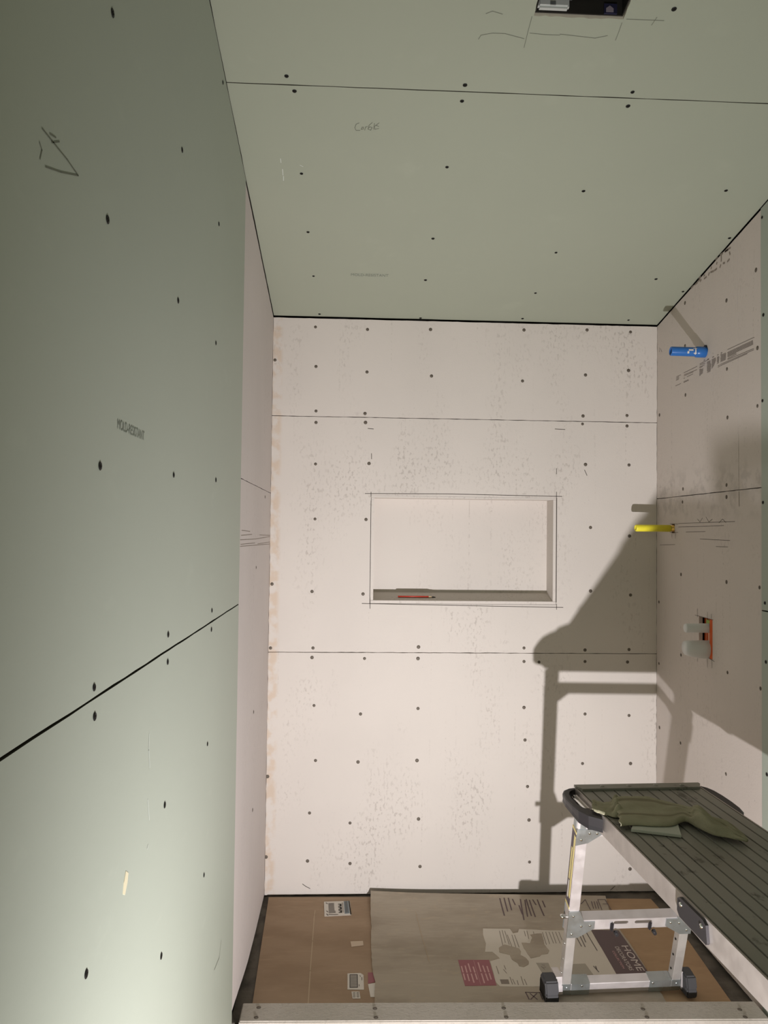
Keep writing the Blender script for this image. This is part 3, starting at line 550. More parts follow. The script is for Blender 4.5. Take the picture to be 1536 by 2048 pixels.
ribbons('printed_text', [[(.357, -.53), (.359, -.537)], [(.363, -.54), (.363, -.555)], [(.354, -.577), (.354, -.585)]], mA, .002, M['print'], s2, e=.0009)
s3 = patch('small_label', [(.3305, -.6114), (.3547, -.612), (.3572, -.6463), (.3334, -.6457)], mA, M['lab_white'], shA, e=.0005)
ribbons('printed_text', [[(.335, -.616-k*.004), (.342, -.616-k*.004)] for k in range(7)]+[[(.346, -.616-k*.004), (.353, -.616-k*.004)] for k in range(7)], mA, .0015, M['print_faint'], s3, e=.0009)
patch('tape_piece', [(.3281, -.3326), (.3706, -.3305), (.3717, -.3585), (.3314, -.3666)], mA, M['tapem'], shA, e=.0005)
s4 = patch('torn_label', [(.3829, -.5143), (.402, -.5147), (.404, -.5651), (.3814, -.5749)], mA, M['redlab'], shA, e=.0005)
patch('torn_label', [(.3814, -.5749), (.404, -.5702), (.404, -.6402), (.3872, -.6399)], mA, M['lab_white'], shA, e=.0005)
# tan sheet at the right, below the dusty one
shC = sheet('cardboard_sheet', [(1.19, -.050), (1.19, -.4), (1.19, -.725)], [(1.478, -.060), (1.488, -.3585), (1.462, -.732)],
            lambda x, y: zA+.0003*math.sin(y*14), .004, M['cardC'])
tag(shC, 'plain tan cardboard sheet on the right of the shower floor under the platform', 'cardboard')
# dusty middle sheet with the carton prints, its back left corner curled up
zB = .0095
def hB(x, y):
    c = max(0, 1-(x-.40)/.30); b = max(0, min(1, (y+.10)/.10))
    e = max(0, 1-(x-.40)/.05)
    return zB+.014*(max(0, y+.20)/.17)**2+.012*c*c*b*b+.0005*e*math.sin(y*40)
Bl = [(.4045, -.026), (.4019, -.1281), (.4024, -.2336), (.3969, -.3622), (.3971, -.465), (.3985, -.5335), (.4045, -.56), (.4010, -.6107), (.3983, -.6666), (.3985, -.709)]
Br = [(1.300, -.062), (1.2789, -.1849), (1.2744, -.2883), (1.2766, -.4298), (1.2701, -.5701), (1.2640, -.728)]
def resamp(pl, n):
    L_ = [0]
    for p, q_ in zip(pl[:-1], pl[1:]): L_.append(L_[-1]+abs(p[1]-q_[1]))
    out = []
    for k in range(n+1):
        s = L_[-1]*k/n; i = max(0, min(len(pl)-2, next((j for j in range(len(L_)-1) if L_[j+1] >= s-1e-9), len(pl)-2)))
        f = (s-L_[i])/(L_[i+1]-L_[i]); out.append((pl[i][0]*(1-f)+pl[i+1][0]*f+random.uniform(-.0012, .0012), pl[i][1]*(1-f)+pl[i+1][1]*f))
    return out
shB = sheet('cardboard_sheet', resamp(Bl, 40), resamp(Br, 40), hB, .0035, M['cardB'], 60)
tag(shB, 'dusty printed cardboard carton sheet with torn white label in the middle of the shower floor', 'cardboard')
mB = mapF(zB)
lab = patch('carton_label', jag(LABEL, .0010, .02), mB, M['cutlab'], shB, e=.0006)
for tr in TORN: patch('torn_spot', jag(tr, .001, .006), mB, M['cardB'], shB, e=.0014)
tag(lab, 'torn white paper label'); lab['label'] = 'torn white carton label'
ribbons('printed_text', [l for l in LTEXT], mB, .0022, M['print_faint'], lab, e=.0009)
ribbons('printed_text', LTEXT2, mB, .0034, M['print'], lab, e=.0009)
patch('printed_block', BARBLK, mB, M['print_faint'], lab, e=.0009); patch('printed_picture', PICBLK, mB, M['pic'], lab, e=.0009)
ribbons('printed_text', [[(.943, -.497), (.951, -.5)], [(.939, -.506), (.945, -.522)], [(.945, -.51), (.952, -.51)]], mB, .002, M['print'], lab, e=.0012)
patch('printed_picture', PIC2, mB, M['pic'], lab, e=.0009)
bn = tag(patch('banner', BANNER, mB, M['banner'], shB, e=.0009), 'dark banner with pale lettering')
zt_ = zB+.0014
text('lettering', 'HOME', (1.2400, -.393, zt_), (0, -1, 0), (1, 0, 0), .0235, .146, M['banner_txt'], bn)
text('lettering', 'DECORATORS', (1.2155, -.399, zt_), (0, -1, 0), (1, 0, 0), .0135, .136, M['banner_txt'], bn)
text('lettering', 'COLLECTION', (1.1975, -.424, zt_), (0, -1, 0), (1, 0, 0), .0072, .100, M['redtxt'], bn)
rl = tag(patch('red_label', REDL, mB, M['redlab'], shB, e=.0007), 'dusty red printed rectangle')
ribbons('printed_text', [seg for l in RTEXT for seg in [[l[0], ((l[0][0]+l[1][0])/2, (l[0][1]*.55+l[1][1]*.45))], [((l[0][0]+l[1][0])/2, (l[0][1]*.45+l[1][1]*.55)), l[1]]]], mB, .0042, M['redtxt'], rl, e=.0011)
ribbons('printed_line', [[(.7265, -.466), (.7270, -.597)]], mB, .0008, M['redtxt'], rl, e=.0011)
ribbons('printed_text', [[((p[0]*(4-k)+q_[0]*k)/4, (p[1]*(4-k)+q_[1]*k)/4) for k in range(5)] for p, q_ in BTEXT], mBc, .0048, M['banner'], shB, e=.0005)
ribbons('printed_symbol', BSYM, mBc, .003, M['banner'], shB, e=.0005)
ribbons('printed_symbol', WARN, mB, .0035, M['banner'], shB, e=.0005)
ribbons('crease', [[(.560, -.10), (.566, -.15), (.571, -.28), (.578, -.40), (.582, -.47)]], mB, .0016, M['cardEdge'], shB, e=.0012)

# ================================================================= PIPES, VALVE, FAN, PENCIL
def fit(o, *a): return tag(o, *a)
# blue stub
b = empty('pipe_stub', (W, -.4035, 2.029)); tag(b, 'blue plastic pipe stub with white lettering poking out of the right wall near the ceiling', 'pipe')
bm = bmesh.new(); ax = Vector((-1, .06, .022)).normalized(); r = .0158
lathe(bm, Vector((.03, -.002, -.0006)), ax, [(0, r), (.146, r), (.1485, r-.001), (.149, r-.0035), (.120, r-.0035), (.12, 0)], 28)
obj('pipe', bm, M['blue'], b)
bm = bmesh.new(); lathe(bm, Vector((0, 0, 0)), ax, [(-.012, r+.0005), (-.012, r+.003), (.030, r+.003), (.033, r+.0004)], 28); obj('collar', bm, M['blue'], b)
bm = bmesh.new()
a_ = ax.orthogonal(); 
def onpipe(s, th, rr=r+.0006):
    e1 = Vector((0, -1, 0)); e1 = (e1-ax*e1.dot(ax)).normalized(); e2 = ax.cross(e1)*-1
    if e2.z < 0: e2 = -e2
    return Vector((.0, 0, 0))+ax*s+(e1*math.cos(th)+e2*math.sin(th))*rr
def pquad(s0, s1, t0, t1, rr=r+.0006):
    n = 5; 
    for k in range(n):
        ta, tb = t0+(t1-t0)*k/n, t0+(t1-t0)*(k+1)/n
        bm.faces.new([bm.verts.new(onpipe(s, t, rr)) for s, t in ((s0, ta), (s1, ta), (s1, tb), (s0, tb))])
pquad(.046, .062, -.02, .34); pquad(.060, .066, -.6, -.12); pquad(.036, .040, -.8, .75); pquad(.032, .046, .45, .62); pquad(.034, .044, -.62, -.42)
obj('printed_text', bm, M['lab_white'], b)
# yellow stub
y_ = empty('pipe_stub', (W, -.1495, 1.4225)); tag(y_, 'yellow plastic pipe stub poking out of the right wall above the valve', 'pipe')
bm = bmesh.new(); ax = Vector((-1, -.02, 0)).normalized(); r = .0132
lathe(bm, (-.012, 0, 0), ax, [(0, r*.99), (0, r), (.128, r), (.1325, r-.001), (.134, r-.004), (.131, r-.0045), (.131, 0)], 28); obj('pipe', bm, M['yellow'], y_)
bm = bmesh.new(); lathe(bm, (.03, 0, 0), (-1, 0, 0), [(0, .0118), (.045, .0118), (.045, 0)], 20); obj('pipe_end', bm, M['brass'], y_)
# shower valve in its cut-out
v = empty('shower_valve', (W, -.4075, 1.048)); tag(v, 'rough shower valve with two white caps in an orange framed cut-out of the right wall', 'valve')
bm = bmesh.new(); box(bm, .0015, .060, -.0485, -.0450, -.0655, .0665); box(bm, .0015, .0045, -.0485, -.0255, -.0655, .0665); obj('orange_frame', bm, M['orange'], v)
for q0 in (.0300, .0445):
    bm = bmesh.new(); box(bm, .019, .022, q0, q0+.0022, -.0655, .0665); obj('orange_rib', bm, M['orange'], v)
bm = bmesh.new(); box(bm, .022, .060, -.045, .0478, -.0655, .0665); obj('valve_body', bm, M['pinkish'], v)
bm = bmesh.new(); box(bm, .014, .021, -.012, .024, .046, .060); obj('sticker', bm, M['lime'], v)
bm = bmesh.new(); lathe(bm, (.052, -.008, .0345), (-1, 0, 0), [(0, .0160), (.124, .0155), (.1275, .0135), (.128, 0)], 32); obj('cap', bm, M['white_cap'], v)
bm = bmesh.new(); rings = []
for (s, rt, rb) in [(0, .0275, .0350), (.075, .0265, .0345), (.112, .0265, .027), (.128, .0245, .0215), (.1295, .0, .0)]:
    ring = []
    for k in range(32):
        a = k*2*math.pi/32; rr = rt if math.sin(a) >= 0 else rb
        ring.append(bm.verts.new((.052-s, -.008+math.cos(a)*(rt if rt else 0)*1.0, -.0340+math.sin(a)*rr)))
    rings.append(ring)
for A, B_ in zip(rings[:-1], rings[1:]):
    for k in range(32):
        f = bm.faces.new((A[k], A[(k+1) % 32], B_[(k+1) % 32], B_[k])); f.smooth = True
bmesh.ops.remove_doubles(bm, verts=bm.verts, dist=1e-5); bmesh.ops.recalc_face_normals(bm, faces=bm.faces[:])
tag(obj('cap', bm, M['white_cap'], v), 'wider white cap')
# fan housing above the ceiling opening
f0 = Vector((.78, -1.48, H0+SL*1.48)); fan = empty('fan_housing', f0)
tag(fan, 'black metal fan housing with grey junction box recessed in the ceiling cut-out', 'fan')
def cb(bm, x0, x1, y0, y1, t0, t1, mi=0):
    return box(bm, x0, x1, y0, y1, t0, t1, mi, f=lambda x, y, z: Vector((x, y, H0-SL*y+z))-f0)
bm = bmesh.new(); a, b_, c, d_ = hx0+.002, hx1-.002, hy1+.002, hy0-.003
cb(bm, a, b_, c, d_, .16, .165); cb(bm, a, a+.002, c, d_, .004, .16); cb(bm, b_-.002, b_, c, d_, .004, .16); cb(bm, a, b_, c, c+.002, .004, .16); cb(bm, a, b_, d_-.002, d_, .004, .16)
obj('housing', bm, M['sheet_dark'], fan)
yF = d_-.002
bm = bmesh.new(); cb(bm, a+.003, a+.070, yF-.014, yF, .0045, .075); bmesh.ops.bevel(bm, geom=bm.edges[:], offset=.004, segments=2, affect='EDGES')
jb = obj('junction_box', bm, M['steel_box'], fan)
bm = bmesh.new(); cb(bm, a+.030, a+.045, yF-.016, yF-.0135, .024, .040); obj('brass_tab', bm, M['brass'], jb)
bm = bmesh.new(); cb(bm, a+.028, a+.040, yF-.0155, yF-.0135, .007, .014); obj('knockout', bm, M['galv'], jb)
bm = bmesh.new(); cb(bm, a+.072, b_-.062, yF-.030, yF, .030, .085); bmesh.ops.bevel(bm, geom=bm.edges[:], offset=.006, segments=2, affect='EDGES'); mc = obj('motor_cover', bm, M['sheet_dark'], fan)
for k in range(9):
    bm = bmesh.new(); cb(bm, a+.080+k*.0058, a+.0835+k*.0058, yF-.0312, yF-.030, .036, .043); obj('grille_slot', bm, M['galv'], mc)
bm = bmesh.new(); cb(bm, a+.070, a+.076, yF-.012, yF-.008, .024, .030); obj('screw', bm, M['chrome'], fan)
bm = bmesh.new(); cb(bm, b_-.042, b_-.014, yF-.003, yF, .005, .026); st = obj('sticker', bm, N('navy_sticker', L3(34, 34, 58), .5).m, fan)
bm = bmesh.new(); slab(bm, [(b_-.038, .008), (b_-.022, .008), (b_-.022, .016), (b_-.030, .022), (b_-.038, .016)], [], lambda p, q, t_: Vector((p, yF-.0038+t_, H0-SL*yF+q))-f0, .0007); obj('printed_symbol', bm, N('sticker_symbol', L3(128, 120, 128), .5).m, st)
# pencil lying on the niche shelf
py0 = .034; pz = NZ0+t+(py0/d)*.026+.0037
pc = empty('pencil', (.574, py0, pz)); tag(pc, 'red pencil with dark tip lying on the shelf of the wall niche', 'pencil')
bm = bmesh.new(); cyl(bm, (-.073, 0, 0), (.048, 0, 0), .0034, n=6); obj('shaft', bm, M['pencil_red'], pc)
bm = bmesh.new(); cyl(bm, (.048, 0, 0), (.062, 0, -.001), .0037, .0015, n=12); obj('sharpened_end', bm, M['pencil_wood'], pc)
bm = bmesh.new(); cyl(bm, (.062, 0, -.001), (.0755, 0, -.0018), .0026, .0012, n=10); obj('tip', bm, M['screw_black'], pc)
# ================================================================= WORK PLATFORM
A0 = math.radians(2.3)
pf = empty('work_platform', (.953, -.806, 0), A0)
tag(pf, 'aluminium folding work platform with ribbed grey deck standing over the shower curb', 'work platform')
WD, LN, ZT = .366, 1.20, .679                     # deck width, length (towards -y), top
# deck: ribbed extrusion
bm = bmesh.new(); prof = []; nr = 11; pw = (WD-.012)/nr; x = .006
prof.append((.0035, ZT-.002))
for k in range(nr):
    a = x+k*pw
    prof += [(a, ZT-.0045), (a+.0012, ZT-.0045), (a+.002, ZT+.0008), (a+.0036, ZT+.0008), (a+.0044, ZT-.0002), (a+pw-.0012, ZT-.0002), (a+pw, ZT-.0045)]
prof.append((WD-.0035, ZT-.002)); prof += [(WD-.0035, ZT-.012), (.0035, ZT-.012)]
V0 = [bm.verts.new((a, -.004, b)) for a, b in prof]; V1 = [bm.verts.new((a, -LN+.004, b)) for a, b in prof]
for i in range(len(prof)):
    j = (i+1) % len(prof); bm.faces.new((V0[i], V0[j], V1[j], V1[i]))
for V in (V0, V1): bm.faces.new(V)
bmesh.ops.recalc_face_normals(bm, faces=bm.faces[:]); bmesh.ops.triangulate(bm, faces=[f for f in bm.faces if len(f.verts) > 4])
obj('deck', bm, M['deck'], pf)
for x0, s in ((0, 1), (WD, -1)):
    bm = bmesh.new()
    xs = lambda a: x0+s*a
    box(bm, *sorted((xs(0), xs(.003))), -LN, 0, ZT-.050, ZT); box(bm, *sorted((xs(.003), xs(.026))), -LN, 0, ZT-.050, ZT-.047); box(bm, *sorted((xs(.003), xs(.0042))), -LN, 0, ZT-.004, ZT)
    obj('side_rail', bm, M['rail'], pf)
# end caps: strip with rivets
for ys, s in ((0, -1), (-LN, 1)):
    bm = bmesh.new(); ya, yb = ys-s*.006, ys+s*.030
    pts = [(.002, yb), (-.002+.0, ya), (WD, ya), (WD-.0, ya+s*.004), (WD-.014, yb)]
    slab(bm, [(-.001, ya), (WD+.001, ya), (WD+.001, ya+s*.010), (WD-.014, yb), (.012, yb), (-.001, ya+s*.012)], [], lambda a, b, t: (a, b, ZT+.0065-t), .0062)
    slab(bm, rect(.004, WD-.004, ZT-.045, ZT+.002), [], lambda a, b, t: (a, ys-s*.0015-s*t*-1 if False else ys+s*(.0005+t), b), .003)
    ec = obj('end_cap', bm, M['deck'], pf)
    for k in range(4):
        bm = bmesh.new(); xx = .075+k*.078; yy = ys+s*.012
        lathe(bm, (xx, yy, ZT+.0064), (0, 0, 1), [(0, .0065), (.0014, .006), (.0022, .003), (.0023, 0)], 16); obj('rivet', bm, M['deck'], ec)
# corner bumpers: rounded plastic loops on the outside of each corner
def bumper(sx, sy):
    X = (lambda a: a) if sx < 0 else (lambda a: WD-a*.62)
    Y = (lambda b: b) if sy > 0 else (lambda b: -LN-b)
    outer = [(.016, .010), (.000, .012), (-.016, .008), (-.034, -.006), (-.046, -.030), (-.051, -.070), (-.050, -.120), (-.046, -.160), (-.032, -.195), (-.004, -.222)]
    inner = [(.016, -.002), (.000, -.002), (-.011, -.006), (-.022, -.018), (-.030, -.038), (-.034, -.070), (-.033, -.115), (-.026, -.138), (-.012, -.158), (-.001, -.172)]
    bm = bmesh.new(); h0, h1 = ZT-.030, ZT-.004
    rings = []
    for (a, b), (c, d_) in zip(outer, inner):
        k = max(0, min(1, (-b-.10)/.08))
        lo_ = h0-.012*k
        rings.append([bm.verts.new(p) for p in ((X(a), Y(b), lo_+.003), (X(a*.94+c*.06), Y(b*.94+d_*.06), lo_+.012), (X(a), Y(b), h1-.008), (X(a), Y(b), h1-.002), (X(a*.8+c*.2), Y(b*.8+d_*.2), h1), (X(c if sx < 0 else c*.25), Y(d_), h1-.001), (X(c if sx < 0 else c*.25), Y(d_), lo_))])
    m_ = len(rings[0])
    for A, B_ in zip(rings[:-1], rings[1:]):
        for k in range(m_): bm.faces.new((A[k], A[(k+1) % m_], B_[(k+1) % m_], B_[k]))
    bm.faces.new(rings[0]); bm.faces.new(rings[-1]); bmesh.ops.recalc_face_normals(bm, faces=bm.faces[:])
    o = obj('corner_bumper', bm, M['plastic'], pf)
    bm = bmesh.new(); box(bm, *sorted((X(-.020), X(-.0005))), *sorted((Y(-.025), Y(-.135))), ZT-.045, ZT-.010)
    bmesh.ops.bevel(bm, geom=bm.edges[:], offset=.004, segments=3, affect='EDGES'); obj('hinge_bracket', bm, M['chrome'], pf)
    bm = bmesh.new(); cyl(bm, (X(-.030), Y(-.060), ZT-.024), (X(.0), Y(-.060), ZT-.024), .005); obj('hinge_pin', bm, M['chrome'], pf)
for sx in (-1, 1):
    for sy in (-1, 1): bumper(sx, sy)
# black latch plates on the side rails
for side in (0, 1):
    for yc in (-.725, -(LN-.725)):
        if yc > -.5 : continue
        bm = bmesh.new(); x0 = -.006 if side == 0 else WD
        slab(bm, [(-.621, ZT-.010), (-.630, ZT-.004), (-.722, ZT-.003), (-.732, ZT-.008), (-.737, ZT-.038), (-.733, ZT-.043), (-.630, ZT-.043), (-.620, ZT-.034)], [], lambda a, b, t: (x0+t, a, b), .006)
        pl = obj('latch_plate', bm, M['plastic'], pf)
        for yy, zz_ in ((-.636, ZT-.016), (-.716, ZT-.017)):
            bm = bmesh.new(); lathe(bm, (x0 if side == 0 else x0+.006, yy, zz_), (-1 if side == 0 else 1, 0, 0), [(0, .0048), (.002, .0042), (.0026, 0)], 14); obj('bolt', bm, M['chrome'], pl)
# leg frames
TH_ = math.atan(.362); ct, st_ = math.cos(TH_), math.sin(TH_)
def frame(yf, zf, sgn):
    """yf, zf: local y and z of the feet; sgn +1: feet splay away at the far end"""
    stop = (ZT-.045-zf)/ct
    def P(x, s, n):   # x across, s up the leg, n towards the photographer, square to the leg
        return (x, yf-sgn*(s*st_)-n*ct, zf+s*ct-n*st_*sgn)
    if sgn < 0:
        def P(x, s, n): return (x, yf+s*st_-n*ct, zf+s*ct+n*st_)
    lean = lambda x, s, o: x-.040*s
    def bx(bm, x0, x1, s0, s1, n0, n1, o=0, mi=0):
        return box(bm, x0, x1, s0, s1, n0, n1, mi, f=lambda x, s, n: P(lean(x, s, o), s, n))
    low = (zf < -.05)
    sm = .2365 if not low else .33        # lower end of the outer tube
    for o, xl in ((-1, .012), (1, .353)):
        xr = xl+.027
        bm = bmesh.new(); bx(bm, xl-.002, xr+.002, sm, stop-.012, -.0165, .0165, o)
        bmesh.ops.bevel(bm, geom=bm.edges[:], offset=.002, segments=2, affect='EDGES')
        leg = obj('leg', bm, M['alu'], pf)
        # rounded head under the rail
        bm = bmesh.new(); bx(bm, xl-.0035, xr+.0035, stop-.055, stop-.004, -.0185, .0185, o); bmesh.ops.bevel(bm, geom=bm.edges[:], offset=.009, segments=3, affect='EDGES'); obj('leg_head', bm, M['galv'], leg)
        bm = bmesh.new(); bx(bm, xl, xr, .03, sm+.05, -.0145, .0145, o); bmesh.ops.bevel(bm, geom=bm.edges[:], offset=.0015, segments=1, affect='EDGES')
        ext = obj('leg_extension', bm, M['alu2'], leg)
        for s in (.080, .135, .195):
            bm = bmesh.new(); p = Vector(P(lean(xl, s, o), s, .0)); cyl(bm, p+Vector((-.0022, 0, 0)), p+Vector((.001, 0, 0)), .0032, n=12)
            obj('adjustment_pin' if o < 0 else 'adjustment_hole', bm, M['chrome'] if o < 0 else M['dark'], leg)
        # mid gusset on the front face
        sg = 1 if o < 0 else -1
        xo = xl-.003 if o < 0 else xr+.003
        G = lambda a: xo+sg*a
        gz = .266 if not low else .37
        for nn in (.0168, -.0200):
            bm = bmesh.new()
            slab(bm, [(G(0), gz+.065), (G(.033), gz+.065), (G(.048), gz+.026), (G(.080), gz+.026), (G(.080), gz+.001), (G(.033), gz-.031), (G(0), gz-.031)], [], lambda a, b, t_: P(lean(a, b, o), b, nn+.003-t_), .003)
            g_ = obj('gusset_plate', bm, M['galv'], pf)
            if nn > 0:
                for a, b in ((.014, .050), (.040, .012), (.066, .014), (.014, -.016)):
                    bm = bmesh.new(); p0 = Vector(P(lean(G(a), gz+b, o), gz+b, nn+.003)); nv = Vector(P(0, 0, 1))-Vector(P(0, 0, 0))
                    lathe(bm, p0, nv, [(0, .0042), (.0016, .0036), (.0024, .0015), (.0025, 0)], 14); obj('rivet', bm, M['chrome'], g_)
        # top gusset
        for nn in (.0168,):
            bm = bmesh.new(); s0 = .616 if not low else stop-.05
            slab(bm, [(G(0), s0+.004), (G(.070), s0+.002), (G(.074), s0-.012), (G(.034), s0-.042), (G(0), s0-.050)], [], lambda a, b, t_: P(lean(a, b, o), b, nn+.003-t_), .003)
            g_ = obj('gusset_plate', bm, M['galv'], pf)
            for a, b in ((.036, -.008), (.057, -.009), (.014, -.030)):
                bm = bmesh.new(); p0 = Vector(P(lean(G(a), s0+b, o), s0+b, nn+.003)); nv = Vector(P(0, 0, 1))-Vector(P(0, 0, 0))
                lathe(bm, p0, nv, [(0, .0045), (.0016, .0038), (.0024, .0015), (.0025, 0)], 14); obj('rivet', bm, M['chrome'], g_)
        # foot
        yk = yf-.026; xf = xl-.060 if o < 0 else xr+.004
        bm = bmesh.new()
        slab(bm, [(-.034, 0), (.032, 0), (.036, .026), (.026, .062), (-.018, .068), (-.032, .048)], [], lambda a, b, t_: (xf+t_ if o < 0 else xf+t_, yk-a, zf+b), .040 if o < 0 else .032)
        bmesh.ops.bevel(bm, geom=bm.edges[:], offset=.004, segments=2, affect='EDGES')
        ft = obj('foot', bm, M['rubber'], pf)
        bm = bmesh.new(); xa = xf-.0006 if o < 0 else xf+.0321
        slab(bm, [(-.030, .008), (.022, .008), (.022, .048), (-.022, .052)], [], lambda a, b, t_: (xa+t_, yk-a, zf+b), .0008); obj('foot_recess', bm, M['dark'], ft)
        bm = bmesh.new(); xb = xl-.0205 if o < 0 else xr+.0002
        box(bm, xb, xb+(.0205 if o < 0 else .005), yf-.030, yf+.020, zf+.012, zf+.064); obj('foot_bracket', bm, M['alu'], pf)
        # leg shoe and corner wrap on the bottom beam
        bm = bmesh.new(); bx(bm, xl-.0005, xr+.0005, .008, .050, -.0155, .0155); obj('leg_shoe', bm, M['galv'], pf)
        bm = bmesh.new(); a0_, a1_ = (xr+.002, xr+.058) if o < 0 else (xl-.070, xl-.002); bx(bm, a0_, a1_, .008, .0505, -.0165, .0165)
        cw = obj('corner_wrap', bm, M['galv'], pf)
        for xx in ((a0_+.030,) if o < 0 else (a0_+.008,)):
            bm = bmesh.new(); p0 = Vector(P(xx, .043, .0165)); lathe(bm, p0, Vector(P(0, 0, 1))-Vector(P(0, 0, 0)), [(0, .0038), (.0016, .003), (.002, 0)], 12); obj('rivet', bm, M['chrome'], cw)
            bm = bmesh.new(); p0 = Vector(P((xl+xr)/2, .036, .0155)); lathe(bm, p0, Vector(P(0, 0, 1))-Vector(P(0, 0, 0)), [(0, .0042), (.0016, .0034), (.002, 0)], 12); obj('rivet', bm, M['galv'], cw)
    # bottom beam
    bm = bmesh.new(); bx(bm, .038, .354, .010, .0487, -.0145, .0150); bmesh.ops.bevel(bm, geom=bm.edges[:], offset=.0015, segments=1, affect='EDGES'); obj('cross_bar', bm, M['alu'], pf)
    # mid bar: channel with two slots
    gz = .268 if not low else .372
    bm = bmesh.new()
    def slot(a, b, s): 
        r = .0055; return [(a, s-r), (b, s-r)]+[(b+r*math.sin(k*math.pi/6), s-r*math.cos(k*math.pi/6)) for k in range(1, 6)]+[(b, s+r), (a, s+r)]+[(a-r*math.sin(k*math.pi/6), s+r*math.cos(k*math.pi/6)) for k in range(1, 6)]
    slab(bm, rect(.022, .346, gz-.008, gz+.028), [slot(.141, .174, gz+.015), slot(.204, .245, gz+.015)], lambda a, b, t_: P(a, b, .0160-t_), .002)
    bx(bm, .022, .346, gz+.026, gz+.028, -.0160, .0140); bx(bm, .022, .346, gz-.008, gz-.006, -.0160, .0140)
    mb = obj('cross_bar', bm, M['alu'], pf)
    for xx in (.144, .258):
        bm = bmesh.new(); bx(bm, xx-.008, xx+.002, gz-.012, gz+.020, .0162, .025); bmesh.ops.bevel(bm, geom=bm.edges[:], offset=.004, segments=2, affect='EDGES')
        p0 = Vector(P(xx-.003, gz-.010, .025)); cyl(bm, p0, p0+Vector((0, -.012, -.004)), .0065, .005); obj('hook', bm, M['plastic'], pf)
    # release knob on the outside of the outer tube
    for o, xl in ((-1, .010), (1, .382)):
        bm = bmesh.new(); p0 = Vector(P(lean(xl, gz+.027, o), gz+.027, 0)); lathe(bm, p0, (o, 0, 0), [(-.004, .006), (.008, .006), (.012, .0075), (.017, .006), (.018, 0)], 16); obj('release_knob', bm, M['chrome'], pf)
    # top bar hidden under the deck
    bm = bmesh.new(); bx(bm, .010, .330, 0.592, .618, -.0145, .0145) if not low else bx(bm, .010, .330, stop-.06, stop-.025, -.0145, .0145); obj('cross_bar', bm, M['alu'], pf)
    return P, lean, stop
YF = .163
P, lean, stop = frame(YF, .0108, 1)
frame(-LN-.18, -.10, -1)
# warning label on the outer side of the near left leg
xl = .012-.0022
def side(a0_, a1_, s0, s1, nm, mat, par, e=.0008, sk=0):
    bm = bmesh.new()
    pts = [(s0, a0_), (s0+sk, a1_), (s1+sk, a1_), (s1, a0_)]
    slab(bm, pts, [], lambda s, n, t_: P(lean(xl, s, -1)-e+t_, s, n), e*.9); return obj(nm, bm, mat, par)
lb = tag(side(-.0163, .0163, .345, .600, 'warning_label', M['lab_dark'], pf), 'dark warning label with yellow stripes')
side(.003, .0135, .375, .590, 'label_stripe', M['lab_yel'], lb, .0013); side(-.009, -.003, .43, .54, 'label_stripe', M['lab_yel'], lb, .0013)
side(-.008, -.003, .365, .425, 'label_stripe', M['lab_white'], lb, .0013); side(-.0163, .0163, .338, .346, 'label_stripe', M['lab_yel'], lb, .0013); side(-.0163, .0163, .600, .608, 'label_stripe', M['lab_yel'], lb, .0013)

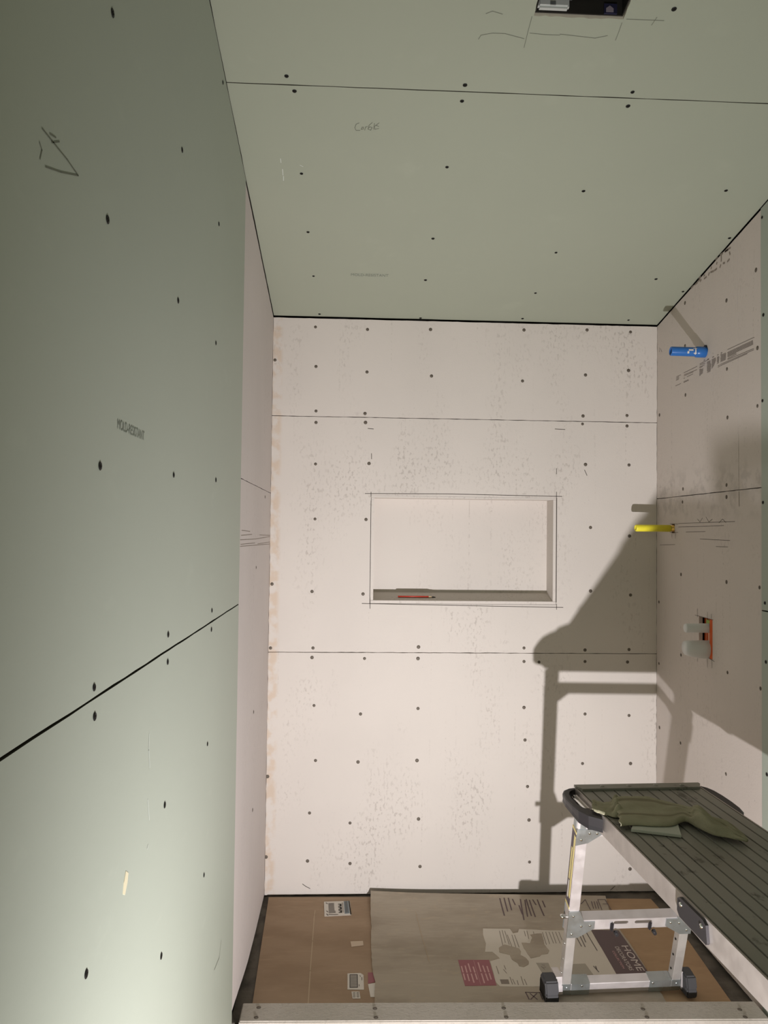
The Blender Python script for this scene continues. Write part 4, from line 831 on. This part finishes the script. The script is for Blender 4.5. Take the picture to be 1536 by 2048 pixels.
# ================================================================= TOWEL AND SCRAP ON THE DECK
zs = ZT+.0012
cen = Vector((1.07, -1.04, zs))
bm = bmesh.new(); slab(bm, PAPER, [], lambda a, b, t_: Vector((a, b, zs+.0075-t_))-cen, .0070)
bmesh.ops.bevel(bm, geom=bm.edges[:], offset=.0008, segments=1, affect='EDGES')
pa = obj('board_scrap', bm, M['paper_scrap'], None, cen); tag(pa, 'thin pale grey strip of board lying under the towel on the platform deck', 'board')
def interp(pl, t):
    t *= len(pl)-1; i = min(int(t), len(pl)-2); f = t-i
    p0, p1 = pl[max(0, i-1)], pl[i]; p2, p3 = pl[i+1], pl[min(len(pl)-1, i+2)]
    g = lambda k: .5*(2*p1[k]+(p2[k]-p0[k])*f+(2*p0[k]-5*p1[k]+4*p2[k]-p3[k])*f*f+(3*p1[k]-p0[k]-3*p2[k]+p3[k])*f**3)
    return (g(0), g(1))
bm = bmesh.new(); nu, nv_ = 110, 36; rows = []
def lay(top, bot, z0, amp, nu, seed):
    rows = []
    for i in range(nu+1):
        u = i/nu; a = interp(top, u); b = interp(bot, u); col = []
        for j in range(nv_+1):
            v_ = j/nv_; x = a[0]+(b[0]-a[0])*v_; y = a[1]+(b[1]-a[1])*v_
            edge = min(1, v_/.10, (1-v_)/.08, (u+.02)/.05, (1-u+.01)/.10); edge = max(0, edge)**.6
            qf = .35+.65*max(0, min(1, (u-.42)/.2)); hh = amp*edge*(.62+qf*(.25*math.sin(9*u+3.1*v_+seed)+.22*math.sin(19*v_+6*u*u+seed)+.10*math.sin(37*u+11*v_)))
            tw = math.exp(-((u-.66)/.07)**2)*edge*(.012+.007*math.sin(24*v_)); ridge = math.exp(-((v_-.5-.35*math.sin((u-.55)*7))/.10)**2)*.008*edge*(u > .6)
            col.append(bm.verts.new(Vector((x+.002*math.sin(40*v_), y+.002*math.sin(31*u), z0+hh+tw+ridge))-cen))
        rows.append(col)
    for i in range(nu):
        for j in range(nv_):
            f = bm.faces.new((rows[i][j], rows[i][j+1], rows[i+1][j+1], rows[i+1][j])); f.smooth = True
            v_ = (j+.5)/nv_; f.material_index = 1 if (i < nu*.62 and amp > .009 and (.18 < v_ < .26 or .72 < v_ < .78)) else 0
lay(TOWT[2:], TOWB[3:], zs+.0088, .013, nu, 0)
lay(TOWT[:4], [TOWB[0], TOWB[1], TOWB[2], (1.03, -1.045)], zs+.0006, .007, 40, 2)
bmesh.ops.recalc_face_normals(bm, faces=bm.faces[:])
if sum(f.normal.z for f in bm.faces) < 0: bmesh.ops.reverse_faces(bm, faces=bm.faces[:])
tw_ = obj('towel', bm, (M['towel'], M['towel_stripe']), None, cen); tag(tw_, 'crumpled olive green towel lying on the deck of the work platform', 'towel')
sm_ = tw_.modifiers.new('thickness', 'SOLIDIFY'); sm_.thickness = .0022; sm_.offset = 1
